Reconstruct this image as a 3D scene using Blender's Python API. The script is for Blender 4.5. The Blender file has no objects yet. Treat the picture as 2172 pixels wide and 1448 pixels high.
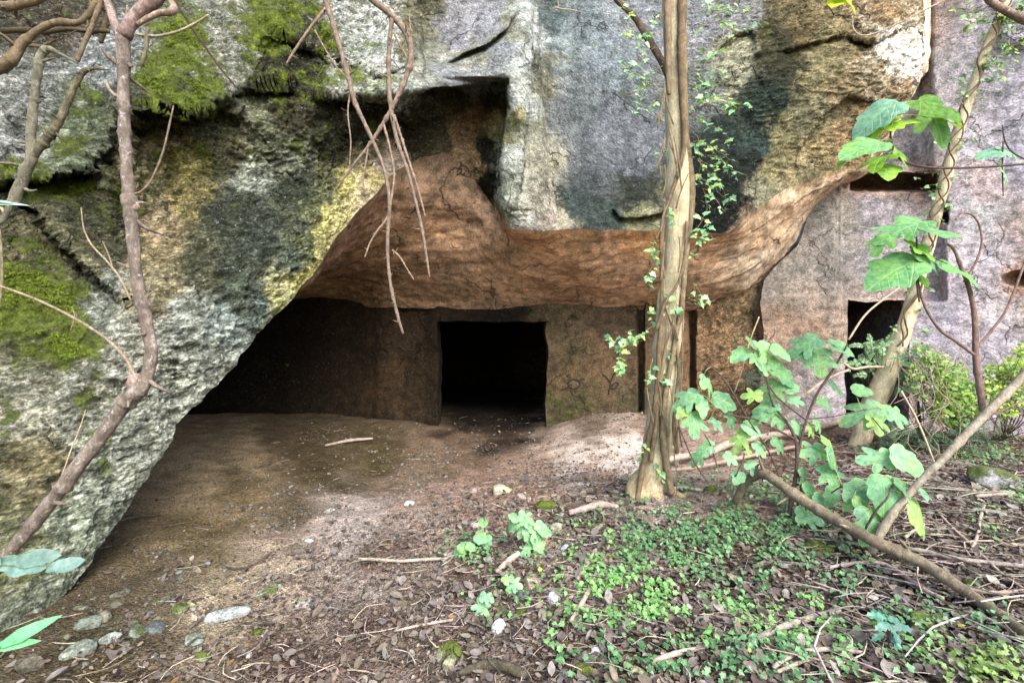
import bpy, math, random
import numpy as np
from mathutils import Vector

random.seed(7)
RNG = np.random.default_rng(7)
scene = bpy.context.scene
COL = scene.collection

# ------------------------------------------------------------------ camera model (photo 2172 x 1448)
FPX, CX, CY, EYE = 1025.7, 1086.0, 724.0, 1.6
def W(px, py, Y):
    """a point of the photograph seen at distance Y in front of the viewer -> world"""
    px = np.asarray(px, float); py = np.asarray(py, float); Y = np.asarray(Y, float)
    return np.stack([(px - CX) / FPX * Y, Y + 0 * px, EYE - (py - CY) / FPX * Y], -1)

# ------------------------------------------------------------------ noise
def _hash(ix, iy, iz, seed):
    h = (ix.astype(np.uint32) * np.uint32(374761393) + iy.astype(np.uint32) * np.uint32(668265263)
         + iz.astype(np.uint32) * np.uint32(2147483647) + np.uint32((seed * 974711 + 12345) & 0xffffffff))
    h = (h ^ (h >> np.uint32(13))) * np.uint32(1274126177)
    h = (h ^ (h >> np.uint32(16))) * np.uint32(2246822519)
    h = h ^ (h >> np.uint32(15))
    return h.astype(np.float64) / 4294967295.0
def vnoise(p, seed=0):
    i = np.floor(p).astype(np.int64); f = p - i
    u = f * f * f * (f * (f * 6 - 15) + 10)
    r = 0
    for dx in (0, 1):
        wx = u[:, 0] if dx else 1 - u[:, 0]
        for dy in (0, 1):
            wy = u[:, 1] if dy else 1 - u[:, 1]
            for dz in (0, 1):
                wz = u[:, 2] if dz else 1 - u[:, 2]
                r = r + wx * wy * wz * _hash(i[:, 0] + dx, i[:, 1] + dy, i[:, 2] + dz, seed)
    return r * 2 - 1
def fbm(p, scale, octaves=4, gain=0.5, seed=0, ridge=False):
    p = np.asarray(p, float) * np.asarray(scale, float)
    a, r, n = 1.0, 0, 0
    for o in range(octaves):
        v = vnoise(p * (2.03 ** o) + 17.3 * o, seed + o)
        if ridge: v = 1 - 2 * np.abs(v)
        r = r + a * v; n += a; a *= gain
    return r / n

def smooth(x, a, b):
    t = np.clip((x - a) / (b - a), 0, 1); return t * t * (3 - 2 * t)

class TPS:
    def __init__(s, xy, v, lam=1e-4):
        s.xy = np.asarray(xy, float); v = np.asarray(v, float); n = len(v)
        K = s.U(s.d(s.xy)) + lam * np.eye(n)
        P = np.hstack([np.ones((n, 1)), s.xy]); A = np.zeros((n + 3, n + 3))
        A[:n, :n] = K; A[:n, n:] = P; A[n:, :n] = P.T
        b = np.zeros(n + 3); b[:n] = v
        s.w = np.linalg.solve(A, b)
    def d(s, q): return np.sqrt(((q[:, None, :] - s.xy[None]) ** 2).sum(-1))
    @staticmethod
    def U(r): return np.where(r > 1e-9, r * r * np.log(np.maximum(r, 1e-9)), 0)
    def __call__(s, q):
        q = np.asarray(q, float); out = np.empty(len(q)); n = len(s.xy)
        for k in range(0, len(q), 40000):
            c = q[k:k + 40000]
            out[k:k + 40000] = s.U(s.d(c)) @ s.w[:n] + s.w[n] + c @ s.w[n + 1:]
        return out

def idw(q, pts, vals, power=3.5, soft=18):
    """smooth patchwork of values given at points (pixels of the photo used as a map of the rock)"""
    pts = np.asarray(pts, float); vals = np.asarray(vals, float)
    out = np.empty((len(q), vals.shape[1]))
    for k in range(0, len(q), 40000):
        c = q[k:k + 40000]
        d = ((c[:, None, :] - pts[None]) ** 2).sum(-1) + soft ** 2
        w = d ** (-power / 2); out[k:k + 40000] = (w @ vals) / w.sum(1, keepdims=True)
    return out

def polydist(q, poly):
    """distance to a polyline, signed side (positive = below when drawn left to right), and 0..1 position along it"""
    poly = np.asarray(poly, float); n = len(poly) - 1
    best = np.full(len(q), 1e18); side = np.zeros(len(q)); tt = np.zeros(len(q))
    L = np.sqrt(((poly[1:] - poly[:-1]) ** 2).sum(1)); cum = np.concatenate([[0], np.cumsum(L)]); tot = cum[-1]
    for i in range(n):
        a, b = poly[i], poly[i + 1]; ab = b - a
        t = np.clip(((q - a) @ ab) / (ab @ ab), 0, 1)
        r = q - (a + t[:, None] * ab); d = (r ** 2).sum(1)
        m = d < best
        best = np.where(m, d, best)
        side = np.where(m, np.sign(ab[0] * (q[:, 1] - a[1]) - ab[1] * (q[:, 0] - a[0])), side)
        tt = np.where(m, (cum[i] + t * L[i]) / tot, tt)
    return np.sqrt(best), side, tt

# ------------------------------------------------------------------ mesh building
def link(o, parent=None):
    COL.objects.link(o)
    if parent is not None: o.parent = parent
    return o
def tag(o, label=None, cat=None, group=None, kind=None):
    if label: o['label'] = label
    if cat: o['category'] = cat
    if group: o['group'] = group
    if kind: o['kind'] = kind
    return o
def empty(name, loc):
    o = bpy.data.objects.new(name, None); o.location = loc; o.empty_display_size = 0.1
    return link(o)
def build(name, V, F, mat, parent=None, col=None, attrs=None, smooth_=True, loc=None, uv=None):
    """V (n,3) in world; F = int array (m,3|4) or list of such arrays; one mesh object. Origin at loc or the base."""
    V = np.asarray(V, float)
    if parent is not None: loc = np.array(parent.location)
    elif loc is None: loc = np.array([V[:, 0].mean(), V[:, 1].mean(), V[:, 2].min()])
    Fs = F if isinstance(F, list) else [F]
    Fs = [np.asarray(f, np.int32) for f in Fs if len(f)]
    me = bpy.data.meshes.new(name)
    me.vertices.add(len(V)); me.vertices.foreach_set('co', (V - loc).astype(np.float32).ravel())
    li = np.concatenate([f.ravel() for f in Fs]); sizes = np.concatenate([np.full(len(f), f.shape[1], np.int32) for f in Fs])
    me.loops.add(len(li)); me.loops.foreach_set('vertex_index', li)
    me.polygons.add(len(sizes)); st = np.concatenate([[0], np.cumsum(sizes)[:-1]]).astype(np.int32)
    me.polygons.foreach_set('loop_start', st); me.polygons.foreach_set('loop_total', sizes)
    me.update(calc_edges=True)
    me.polygons.foreach_set('use_smooth', np.full(len(sizes), smooth_, bool))
    if col is not None:
        a = me.color_attributes.new('col', 'FLOAT_COLOR', 'POINT')
        c = np.ones((len(V), 4), np.float32); c[:, :3] = col; a.data.foreach_set('color', c.ravel())
    for k, v in (attrs or {}).items():
        a = me.attributes.new(k, 'FLOAT', 'POINT'); a.data.foreach_set('value', np.asarray(v, np.float32))
    if uv is not None:
        l = me.uv_layers.new(name='leaf'); l.data.foreach_set('uv', np.asarray(uv, np.float32)[li].ravel())
    me.validate()
    me.materials.append(mat)
    o = bpy.data.objects.new(name, me)
    if parent is None: o.location = loc
    return link(o, parent)
def gridfaces(nr, nc, off=0):
    i = np.arange(nr - 1)[:, None] * nc + np.arange(nc - 1)[None]
    return (np.stack([i, i + 1, i + nc + 1, i + nc], -1).reshape(-1, 4) + off)
def gridnormals(G):
    du = np.gradient(G, axis=1); dv = np.gradient(G, axis=0)
    n = np.cross(du, dv); return n / np.maximum(np.linalg.norm(n, axis=-1, keepdims=True), 1e-9)

def catmull(P, per=8):
    P = np.asarray(P, float)
    if len(P) < 3: 
        t = np.linspace(0, 1, per + 1)[:, None]; return P[0] * (1 - t) + P[-1] * t
    Q = np.vstack([2 * P[0] - P[1], P, 2 * P[-1] - P[-2]]); out = []
    for i in range(1, len(Q) - 2):
        p0, p1, p2, p3 = Q[i - 1], Q[i], Q[i + 1], Q[i + 2]
        for t in np.linspace(0, 1, per, endpoint=False):
            out.append(0.5 * ((2 * p1) + (-p0 + p2) * t + (2 * p0 - 5 * p1 + 4 * p2 - p3) * t * t + (-p0 + 3 * p1 - 3 * p2 + p3) * t ** 3))
    out.append(Q[-2]); return np.array(out)
class Acc:
    """collects tubes and other pieces into one mesh"""
    def __init__(s): s.V, s.F4, s.F3, s.C, s.n = [], [], [], [], 0
    def add(s, V, F, c=None):
        V = np.asarray(V, float); F = np.asarray(F, int) + s.n
        s.V.append(V); (s.F4 if F.shape[1] == 4 else s.F3).append(F)
        s.C.append(np.tile(np.asarray(c if c is not None else (1, 1, 1), float), (len(V), 1)) if c is None or np.ndim(c) == 1 else c)
        s.n += len(V); return s
    def tube(s, pts, rad, sides=8, per=6, wob=0.0, c=None, seed=0, knots=0.0, spur=0):
        """pts: world points with radius each, swept with a smooth curve, closed at both ends"""
        X = catmull(np.hstack([np.asarray(pts, float), np.asarray(rad, float)[:, None]]), per)
        P, R = X[:, :3], np.maximum(X[:, 3], 0.0006); n = len(P)
        if spur:
            rr = np.random.default_rng(seed + 99)
            for k in range(spur):
                i = int(rr.uniform(.08, .97) * (n - 1)); d = rr.normal(size=3) * np.array([1, .6, .8]); d /= np.linalg.norm(d); L = R[i] * rr.uniform(1.6, 4.5) + rr.uniform(.0, .03) * (rr.uniform() < .35)
                s.tube([P[i], P[i] + d * L * .6, P[i] + d * L + rr.normal(size=3) * L * .2], [R[i] * .45, R[i] * .34, R[i] * .12], 5, 2, c=c)
        T = np.gradient(P, axis=0); T /= np.maximum(np.linalg.norm(T, axis=1, keepdims=True), 1e-9)
        a = np.array([0, 0, 1.0]) if abs(T[0, 2]) < 0.9 else np.array([1.0, 0, 0])
        N = np.empty_like(P); v = np.cross(T[0], a); v /= np.linalg.norm(v)
        for i in range(n):
            v = v - T[i] * (v @ T[i]); v /= max(np.linalg.norm(v), 1e-9); N[i] = v
        B = np.cross(T, N); th = np.linspace(0, 2 * np.pi, sides, endpoint=False)
        ring = N[:, None] * np.cos(th)[None, :, None] + B[:, None] * np.sin(th)[None, :, None]
        r = np.tile(R[:, None], (1, sides))
        if wob:
            q = (P[:, None] + ring * R[:, None, None] * 1.0).reshape(-1, 3)
            r = r * (1 + wob * fbm(q, 0.45 / max(R.mean(), 1e-3), 3, seed=seed).reshape(n, sides))
        if knots:
            r = r * (1 + knots * np.maximum(0, fbm(P, 0.9 / max(R.mean(), 1e-3), 2, seed=seed + 5) - 0.25)[:, None] * 2)
        V = (P[:, None] + ring * r[..., None]).reshape(-1, 3)
        i = np.arange(n - 1)[:, None] * sides; j = np.arange(sides)[None]; k = (j + 1) % sides
        F = np.stack([i + j, i + k, i + sides + k, i + sides + j], -1).reshape(-1, 4)
        V = np.vstack([V, P[0] - T[0] * R[0] * .4, P[-1] + T[-1] * R[-1] * .8])
        e0, e1 = n * sides, n * sides + 1; jj = np.arange(sides); kk = (jj + 1) % sides
        F3 = np.vstack([np.stack([kk, jj, np.full(sides, e0)], 1), np.stack([(n - 1) * sides + jj, (n - 1) * sides + kk, np.full(sides, e1)], 1)])
        cc = np.tile(np.asarray(c if c is not None else (1, 1, 1), float), (len(V), 1))
        base = s.n; s.V.append(V); s.C.append(cc); s.F4.append(F + base); s.F3.append(F3 + base); s.n += len(V)
        return s
    def px(s, path, Y=None, rs=1.0, **k):
        """path of (px,py,Y,half-width in px) traced from the photo, swept at its own distance"""
        A = np.array([p if len(p) == 4 else (p[0], p[1], Y, p[2]) for p in path], float)
        return s.tube(W(A[:, 0], A[:, 1], A[:, 2]), A[:, 3] / FPX * A[:, 2] * rs / np.sqrt(1 + ((A[:, 0] - CX) / FPX) ** 2), **k)
    def build(s, name, mat, parent=None, **k):
        V = np.vstack(s.V); F = []
        if s.F4: F.append(np.vstack(s.F4))
        if s.F3: F.append(np.vstack(s.F3))
        return build(name, V, F, mat, parent, col=np.vstack(s.C), **k)

# ------------------------------------------------------------------ material helper
class NT:
    def __init__(s, name, rough=0.9, spec=0.2):
        s.m = bpy.data.materials.new(name); s.m.use_nodes = True
        s.nt = s.m.node_tree; s.nt.nodes.clear()
        s.out = s.n('ShaderNodeOutputMaterial'); s.b = s.n('ShaderNodeBsdfPrincipled')
        s.b.inputs['Roughness'].default_value = rough; s.b.inputs['Specular IOR Level'].default_value = spec
        s.l(s.b.outputs[0], s.out.inputs[0]); s.tc = s.n('ShaderNodeTexCoord')
        s.geo = s.n('ShaderNodeNewGeometry')
        s.P = s.geo.outputs['Position']
    def n(s, t, **k):
        x = s.nt.nodes.new(t)
        for a, v in k.items(): setattr(x, a, v)
        return x
    def l(s, a, b): s.nt.links.new(a, b)
    def put(s, inp, v):
        if hasattr(v, 'is_output') or isinstance(v, bpy.types.NodeSocket): s.l(v, inp)
        else: inp.default_value = v
    def attr(s, name, color=False):
        x = s.n('ShaderNodeAttribute', attribute_name=name); return x.outputs['Color' if color else 'Fac']
    def mapped(s, scale=(1, 1, 1), rot=(0, 0, 0), vec=None):
        x = s.n('ShaderNodeMapping'); s.l(vec or s.P, x.inputs[0]); x.inputs['Scale'].default_value = scale; x.inputs['Rotation'].default_value = rot
        return x.outputs[0]
    def turned(s, ang, scale):
        r = s.n('ShaderNodeVectorRotate', rotation_type='Y_AXIS'); s.l(s.P, r.inputs['Vector']); r.inputs['Angle'].default_value = ang
        return s.mapped(scale, vec=r.outputs[0])
    def noise(s, scale, detail=5, rough=0.6, vec=None, dist=0.0):
        x = s.n('ShaderNodeTexNoise'); s.l(vec or s.P, x.inputs['Vector'])
        x.inputs['Scale'].default_value = scale; x.inputs['Detail'].default_value = detail; x.inputs['Roughness'].default_value = rough
        x.inputs['Distortion'].default_value = dist; return x.outputs[0]
    def voro(s, scale, vec=None, feature='F1', out='Distance', rnd=1.0):
        x = s.n('ShaderNodeTexVoronoi', feature=feature); s.l(vec or s.P, x.inputs['Vector']); x.inputs['Scale'].default_value = scale
        x.inputs['Randomness'].default_value = rnd
        return x.outputs[out]
    def ramp(s, v, stops):
        x = s.n('ShaderNodeValToRGB'); s.l(v, x.inputs[0]); e = x.color_ramp.elements
        while len(e) < len(stops): e.new(0.5)
        for k, (p, c) in zip(e, stops):
            k.position = p; k.color = (c, c, c, 1) if np.isscalar(c) else (*c, 1)
        return x.outputs[0]
    def step(s, v, a, b):
        x = s.n('ShaderNodeMapRange', interpolation_type='SMOOTHSTEP'); s.put(x.inputs[0], v); x.inputs[1].default_value = a; x.inputs[2].default_value = b
        return x.outputs[0]
    def math(s, op, a, b=0.0, clamp=False):
        x = s.n('ShaderNodeMath', operation=op, use_clamp=clamp); s.put(x.inputs[0], a); s.put(x.inputs[1], b); return x.outputs[0]
    def mix(s, f, a, b, mode='MIX'):
        x = s.n('ShaderNodeMix', data_type='RGBA', blend_type=mode); s.put(x.inputs[0], f)
        for i, v in ((6, a), (7, b)): s.put(x.inputs[i], v if not isinstance(v, tuple) else (*v, 1))
        return x.outputs[2]
    def bump(s, h, strength=1.0, dist=0.02, normal=None):
        x = s.n('ShaderNodeBump'); x.inputs['Strength'].default_value = strength; x.inputs['Distance'].default_value = dist
        s.l(h, x.inputs['Height'])
        if normal: s.l(normal, x.inputs['Normal'])
        return x.outputs[0]
    def done(s, col, normal=None, rough=None):
        s.put(s.b.inputs['Base Color'], col if not isinstance(col, tuple) else (*col, 1))
        if normal: s.l(normal, s.b.inputs['Normal'])
        if rough is not None: s.put(s.b.inputs['Roughness'], rough)
        return s.m

def rock_material(name, chisel=0.5, pits=1.0, relief=0.034, crack=.75):
    t = NT(name, 0.92, 0.15)
    col = t.attr('col', True); moss = t.attr('moss'); ch = t.attr('chisel'); rg = t.attr('rough')
    big = t.noise(1.7, 7, 0.68); mid = t.noise(8, 9, 0.76); fine = t.noise(46, 7, 0.8)
    slant = t.turned(0.45, (1, 1, 2.3)); flakes = t.noise(10, 9, 0.74, vec=slant, dist=.3); flakes2 = t.noise(27, 6, 0.74, vec=slant)
    # broad mottling, then speckle
    c = t.mix(1.0, col, t.ramp(big, [(0.32, (0.66, 0.69, 0.64)), (0.5, (1, 1, 1)), (0.68, (1.26, 1.22, 1.17))]), 'MULTIPLY')
    c = t.mix(1.0, c, t.ramp(mid, [(0.38, (0.5, 0.51, 0.48)), (0.5, (0.98, 0.98, 0.98)), (0.62, (1.42, 1.41, 1.38))]), 'MULTIPLY')
    c = t.mix(1.0, c, t.ramp(fine, [(0.38, (0.55, 0.55, 0.55)), (0.62, (1.42, 1.42, 1.42))]), 'MULTIPLY')
    # flaking crust: paler on the raised flakes, darker in the hollows
    cr = t.ramp(flakes, [(0.40, (0.34, 0.36, 0.27)), (0.475, (0.78, 0.8, 0.72)), (0.545, (1.28, 1.29, 1.24)), (0.63, (1.95, 1.97, 1.93))])
    cr = t.mix(1.0, cr, t.ramp(flakes2, [(0.40, (0.42, 0.43, 0.38)), (0.5, (0.95, 0.95, 0.93)), (0.6, (1.65, 1.65, 1.65))]), 'MULTIPLY')
    c = t.mix(t.math('MULTIPLY', rg, 0.9), c, t.mix(1.0, c, cr, 'MULTIPLY'))
    # pale crustose lichen dots
    spk = t.math('MULTIPLY', t.step(t.noise(26, 6, 0.75), 0.58, 0.64), rg)
    c = t.mix(t.math('MULTIPLY', spk, 0.75), c, t.mix(.5, (0.40, 0.41, 0.38), t.mix(1.0, c, (2.6, 2.6, 2.6), 'MULTIPLY')))
    # drip streaks and pick strokes on the dressed faces
    strk = t.turned(-0.7, (1, 1, 4.0))
    s1 = t.noise(13, 6, 0.7, vec=strk); s2 = t.noise(34, 5, 0.7, vec=strk)
    st = t.noise(4, 6, 0.7, vec=t.mapped((1, 1, 0.10)))
    c = t.mix(ch, c, t.mix(1.0, c, t.ramp(st, [(0.34, (0.7, 0.72, 0.71)), (0.62, (1.12, 1.12, 1.12))]), 'MULTIPLY'))
    c = t.mix(ch, c, t.mix(1.0, c, t.ramp(s2, [(0.38, (0.52, 0.54, 0.54)), (0.62, (1.46, 1.46, 1.46))]), 'MULTIPLY'))
    c = t.mix(ch, c, t.mix(1.0, c, t.ramp(s1, [(0.38, (0.68, 0.69, 0.69)), (0.62, (1.3, 1.3, 1.3))]), 'MULTIPLY'))
    # fissures
    wn_ = t.n('ShaderNodeTexNoise'); t.l(t.P, wn_.inputs['Vector']); wn_.inputs['Scale'].default_value = 2.2; wn_.inputs['Detail'].default_value = 5
    vm = t.n('ShaderNodeVectorMath', operation='MULTIPLY_ADD'); t.l(wn_.outputs[1], vm.inputs[0]); vm.inputs[1].default_value = (.9, .9, .9); t.l(t.P, vm.inputs[2])
    ed = t.voro(1.15, vec=vm.outputs[0], feature='DISTANCE_TO_EDGE')
    fis = t.math('MULTIPLY', t.step(ed, 0.020, 0.003), t.step(t.noise(1.6, 3), .47, .60))
    c = t.mix(t.math('MULTIPLY', fis, crack), c, t.mix(1.0, c, (.22, .21, .18), 'MULTIPLY'))
    # moss
    mn = t.noise(5, 9, 0.78); mf = t.noise(70, 4, 0.75)
    mm = t.step(t.math('ADD', moss, t.math('MULTIPLY', t.math('SUBTRACT', mn, 0.5), 2.4)), 0.26, 0.52)
    mcol = t.ramp(t.noise(12, 8, 0.78), [(0.3, (0.022, 0.030, 0.007)), (0.5, (0.085, 0.11, 0.016)), (0.7, (0.24, 0.29, 0.035))])
    mcol = t.mix(1.0, mcol, t.ramp(mf, [(0.33, (0.5, 0.5, 0.5)), (0.67, (1.45, 1.45, 1.35))]), 'MULTIPLY')
    c = t.mix(t.math('MULTIPLY', mm, 0.94), c, mcol)
    # relief
    hatch = t.math('MULTIPLY', t.math('ADD', s1, t.math('MULTIPLY', s2, 0.45)), t.math('MULTIPLY', ch, chisel))
    h = t.math('ADD', t.math('MULTIPLY', t.math('ADD', flakes, t.math('MULTIPLY', flakes2, .45)), t.math('ADD', t.math('MULTIPLY', rg, 1.3 * pits), 0.3)), hatch)
    h = t.math('SUBTRACT', h, t.math('MULTIPLY', fis, 1.1 if relief > .02 else 3.0))
    h = t.math('ADD', h, t.math('MULTIPLY', fine, 0.3))
    h = t.math('ADD', h, t.math('MULTIPLY', mid, 0.5))
    h = t.math('ADD', h, t.math('MULTIPLY', mm, t.math('MULTIPLY', mf, 0.5)))
    return t.done(c, t.bump(h, 1.0, relief))
# ================================================================== THE CLIFF
M_ROCK = rock_material('weathered_rock', 1.5)
M_CEIL = rock_material('cave_roof_rock', 0.3, 0.3, 0.009)
M_WALL = rock_material('dressed_rock', 1.3, 0.9, crack=.3)

# the lower edge of the cliff: boulder edge on the left, cave mouth, right-hand silhouette
EDGE = [(-520,1700),(-60,1440),(20,1392),(90,1310),(140,1262),(180,1210),(225,1140),(270,1070),(312,1012),(345,965),(375,900),(430,848),(465,806),(500,765),(560,690),(590,660),
        (620,632),(655,590),(690,540),(715,500),(740,470),(770,438),(800,410),(835,364),(870,345),(905,334),(940,326),(965,334),(990,352),(1012,388),(1040,430),(1060,458),
        (1085,484),(1140,490),(1220,488),(1308,489),(1330,490),(1345,488),(1400,486),(1470,490),(1530,492),(1562,482),(1590,455),(1620,428),(1660,403),(1700,386),(1750,374),(1800,366),
        (1832,356),(1852,322),(1875,292),(1898,262),(1925,222),(1946,180),(1948,140),(1950,100),(1951,60),(1953,20),(1957,-40),(1975,-250),(2000,-700)]
EDGE = np.array(EDGE, float)
seg = np.sqrt((np.diff(EDGE, axis=0) ** 2).sum(1)); cum = np.concatenate([[0], np.cumsum(seg)])
NS = 860
spos = np.concatenate([np.linspace(0, cum[1], 60, endpoint=False), np.linspace(cum[1], cum[47], 680, endpoint=False), np.linspace(cum[47], cum[54], 90, endpoint=False), np.linspace(cum[54], cum[-1], 30)])
NS = len(spos)
ex = np.interp(spos, cum, EDGE[:, 0]); ey = np.interp(spos, cum, EDGE[:, 1])
ej = np.stack([ex, ey, 0 * ex], 1)
rag = smooth(ex, 700, 300) * 10 + 5.0
ey = ey + rag * fbm(ej, 0.03, 4, 0.6, seed=3) * 1.3
ex = ex + np.minimum(rag * 0.4, 2.5) * fbm(ej, 0.02, 2, seed=9) * (ex > 0) * (ex < 1780)
ex = np.maximum.accumulate(ex)

DEPTH = [  # px, py, distance
 (-520,1700,2.3),(-60,1440,2.4),(90,1310,2.68),(180,1210,2.98),(270,1070,3.3),(340,980,3.5),(430,848,3.8),(500,765,4.0),(560,690,4.25),(620,632,4.5),(690,540,4.95),
 (740,470,5.3),(800,410,5.6),(835,364,5.85),(940,326,6.15),(1000,370,6.3),(1045,430,6.35),(1085,484,5.95),(1140,490,5.95),(1220,488,6.05),(1310,488,6.08),(1400,474,6.1),(1480,490,6.1),(1560,484,6.15),(1620,428,6.3),
 (1700,386,6.5),(1800,366,6.65),(1832,356,6.7),(1946,180,6.6),(1950,60,6.6),(1957,-40,6.7),(2000,-700,7.0),
 # boulder face
 (-300,1000,2.75),(0,1150,2.8),(0,900,2.98),(0,700,3.08),(100,1000,2.98),(200,900,3.2),(300,800,3.42),(400,700,3.68),(500,600,4.05),(600,500,4.5),(160,700,3.25),(300,600,3.55),
 (100,480,3.4),(0,400,3.35),(200,380,3.6),(-300,400,3.1),(60,250,3.55),(180,250,3.7),(60,120,3.85),(200,100,4.1),(0,-100,4.5),(-300,0,4.0),
 (300,500,3.85),(360,350,4.05),(330,230,3.8),(450,245,4.12),(430,150,4.25),(400,20,4.55),(550,180,4.55),(560,60,4.75),(650,60,5.05),(640,150,4.85),(480,420,4.35),(560,330,4.65),(600,420,4.8),(680,300,5.1),(640,250,4.8),(690,440,5.1),
 (720,340,5.4),(800,300,5.65),(880,270,5.9),
 # ledge, upper blocks
 (720,185,5.05),(800,180,5.1),(900,188,5.3),(760,100,5.55),(850,80,5.6),(780,-60,5.75),(860,-60,5.7),(700,-200,5.9),
 (920,100,6.0),(985,60,6.05),(1060,40,6.0),(960,165,5.6),(1070,165,5.65),(1000,-80,6.2),
 (1000,260,6.25),(1040,300,6.1),(960,300,6.2),(1030,390,6.2),(1082,230,5.68),(1068,340,5.72),(1062,430,5.8),
 # fin and great face
 (1112,60,5.75),(1112,250,5.7),(1108,400,5.75),(1150,250,5.95),(1150,60,6.05),(1160,420,6.0),(1250,100,6.25),(1250,300,6.2),(1350,150,6.3),(1350,330,6.2),(1310,440,6.1),(1450,200,6.3),(1450,400,6.15),
 (1550,100,6.2),(1560,300,6.25),(1600,420,6.25),(1640,200,6.1),(1700,300,6.3),(1720,120,6.05),(1800,250,6.35),(1800,60,6.1),(1880,150,6.2),(1900,60,6.15),(1650,-50,6.2),
 (1100,-300,6.2),(1400,-300,6.6),(1800,-300,6.4),(300,-300,5.2),(-300,-400,4.8),(700,-700,7.0),(1300,-700,7.3),(100,-700,6.5),(1900,-700,7.0),
]
DEPTH = np.array(DEPTH)
dtps = TPS(DEPTH[:, :2] / 1000, DEPTH[:, 2], 2e-4)

# breaks in the face: (line drawn left to right, how far the rock below it is set back, hardness px, fade px)
BREAKS = [
 ([(20,415),(70,440),(130,510),(200,585),(290,650)], 0.20, 7, 70),      # diagonal crevice on the boulder
 ([(-60,372),(60,380),(130,368),(215,352)], 0.30, 8, 60),
 ([(195,345),(225,300),(250,240)], 0.22, 8, 60),
 ([(275,218),(330,226),(390,243),(440,232),(475,200)], 0.42, 8, 110),      # mossy shelf
 ([(470,205),(510,182),(580,175),(640,180)], 0.22, 9, 80),
 ([(560,55),(620,85),(690,120),(730,150)], 0.16, 9, 60),
 ([(740,140),(800,158),(860,140),(888,110)], 0.12, 6, 30),
 ([(650,206),(720,200),(800,204),(860,196),(905,186),(960,184),(1010,178),(1080,163)], 0.34, 6, 130),  # sharp ledge rim
 ([(942,137),(985,112),(1030,95),(1075,60),(1094,20)], 0.17, 5, 26),         # cracked slab edge
 ([(1300,440),(1313,462),(1350,462),(1410,448)], 0.13, 5, 26),
 ([(1520,110),(1560,70),(1600,62)], 0.10, 8, 50),
 ([(1650,110),(1700,95),(1760,80),(1790,70)], 0.10, 6, 50),
 ([(1790,72),(1850,90),(1900,62),(1946,45)], 0.12, 7, 40),
 ([(1680,330),(1740,250),(1800,200),(1850,210)], 0.10, 10, 60),
]
# vertical edges: (line drawn top to bottom, step back to the RIGHT(+) of it, hardness, fade)
VEDGES = [
 ([(868,-60),(892,60),(898,175)], 0.22, 5, 60),
 ([(1138,-60),(1142,120),(1150,250),(1158,380),(1176,488)], 0.26, 9, 110),
 ([(1130,-40),(1128,60),(1124,220),(1108,330),(1088,470)], 0.17, 5, 34),
]
def facade_depth(q):
    D = dtps(q / 1000)
    for poly, amp, hard, fade in BREAKS:
        d, s, t = polydist(q, poly); w = np.clip(4 * t * (1 - t) * 2.2, 0, 1)
        d = d + fbm(np.stack([q[:, 0], q[:, 1], 0 * d], 1), 0.03, 3, seed=21) * 4
        D = D + amp * w * np.where(s > 0, smooth(d, -2, hard) * np.exp(-np.maximum(d, 0) / fade), 0)
        D = D - 0.22 * amp * w * np.where(s < 0, np.exp(-np.maximum(d, 0) / (fade * .35)), 0)
    for poly, amp, hard, fade in VEDGES:
        d, s, t = polydist(q, poly); w = np.clip(4 * t * (1 - t) * 2.2, 0, 1)
        D = D + amp * w * np.where(s < 0, smooth(d, -2, hard) * np.exp(-np.maximum(d, 0) / fade), 0)
    # side of the fin seen from the left
    d, s, t = polydist(q, [(1082,163),(1080,230),(1066,330),(1058,420),(1075,470)])
    D = D + 0.5 * np.where(s > 0, smooth(d, 0, 9) * np.exp(-d / 70), 0) * smooth(t, 0, .04) * smooth(q[:, 1], 150, 168)
    return D

NT_ = 345
tv = np.concatenate([np.linspace(0, 1, NT_)])
top_vis = -40.0
G = np.zeros((NT_ + 22, NS, 2))
yt = np.minimum(top_vis, ey - 90)
for i, t in enumerate(tv):
    G[i, :, 0] = ex; G[i, :, 1] = ey + (yt - ey) * t
for j in range(22):
    t = (j + 1) / 22
    G[NT_ + j, :, 0] = ex; G[NT_ + j, :, 1] = yt + (np.minimum(-720, yt - 60) - yt) * t
q = G.reshape(-1, 2)
FD = facade_depth(q)
FW = W(q[:, 0], q[:, 1], FD).reshape(NT_ + 22, NS, 3)

# roughness of the face (photo map): boulder broken and pitted, central faces dressed with a pick
def blobs(q, L):
    r = np.zeros(len(q))
    for x, y, rx, ry, a in L: r = np.maximum(r, a * np.exp(-(((q[:, 0] - x) / rx) ** 2 + ((q[:, 1] - y) / ry) ** 2)))
    return r
ROUGHP = [(0,700,1),(200,1100,1),(500,600,1),(300,300,1),(600,100,1),(640,450,1),(-300,300,1),(740,190,.9),(800,60,.75),(950,80,.2),(1000,170,.2),(900,300,.7),(1000,300,.55),(1100,300,.15),
          (1250,250,.08),(1400,300,.1),(1400,460,.35),(1600,200,.5),(1550,450,.5),(1720,250,.5),(1880,200,.7),(1300,-300,.2),(1700,400,.5),(1900,60,.8)]
rough = idw(q, [(a, b) for a, b, c in ROUGHP], [[c] for a, b, c in ROUGHP])[:, 0]
chis = np.clip(1.15 - 1.3 * rough, 0, 1)

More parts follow.
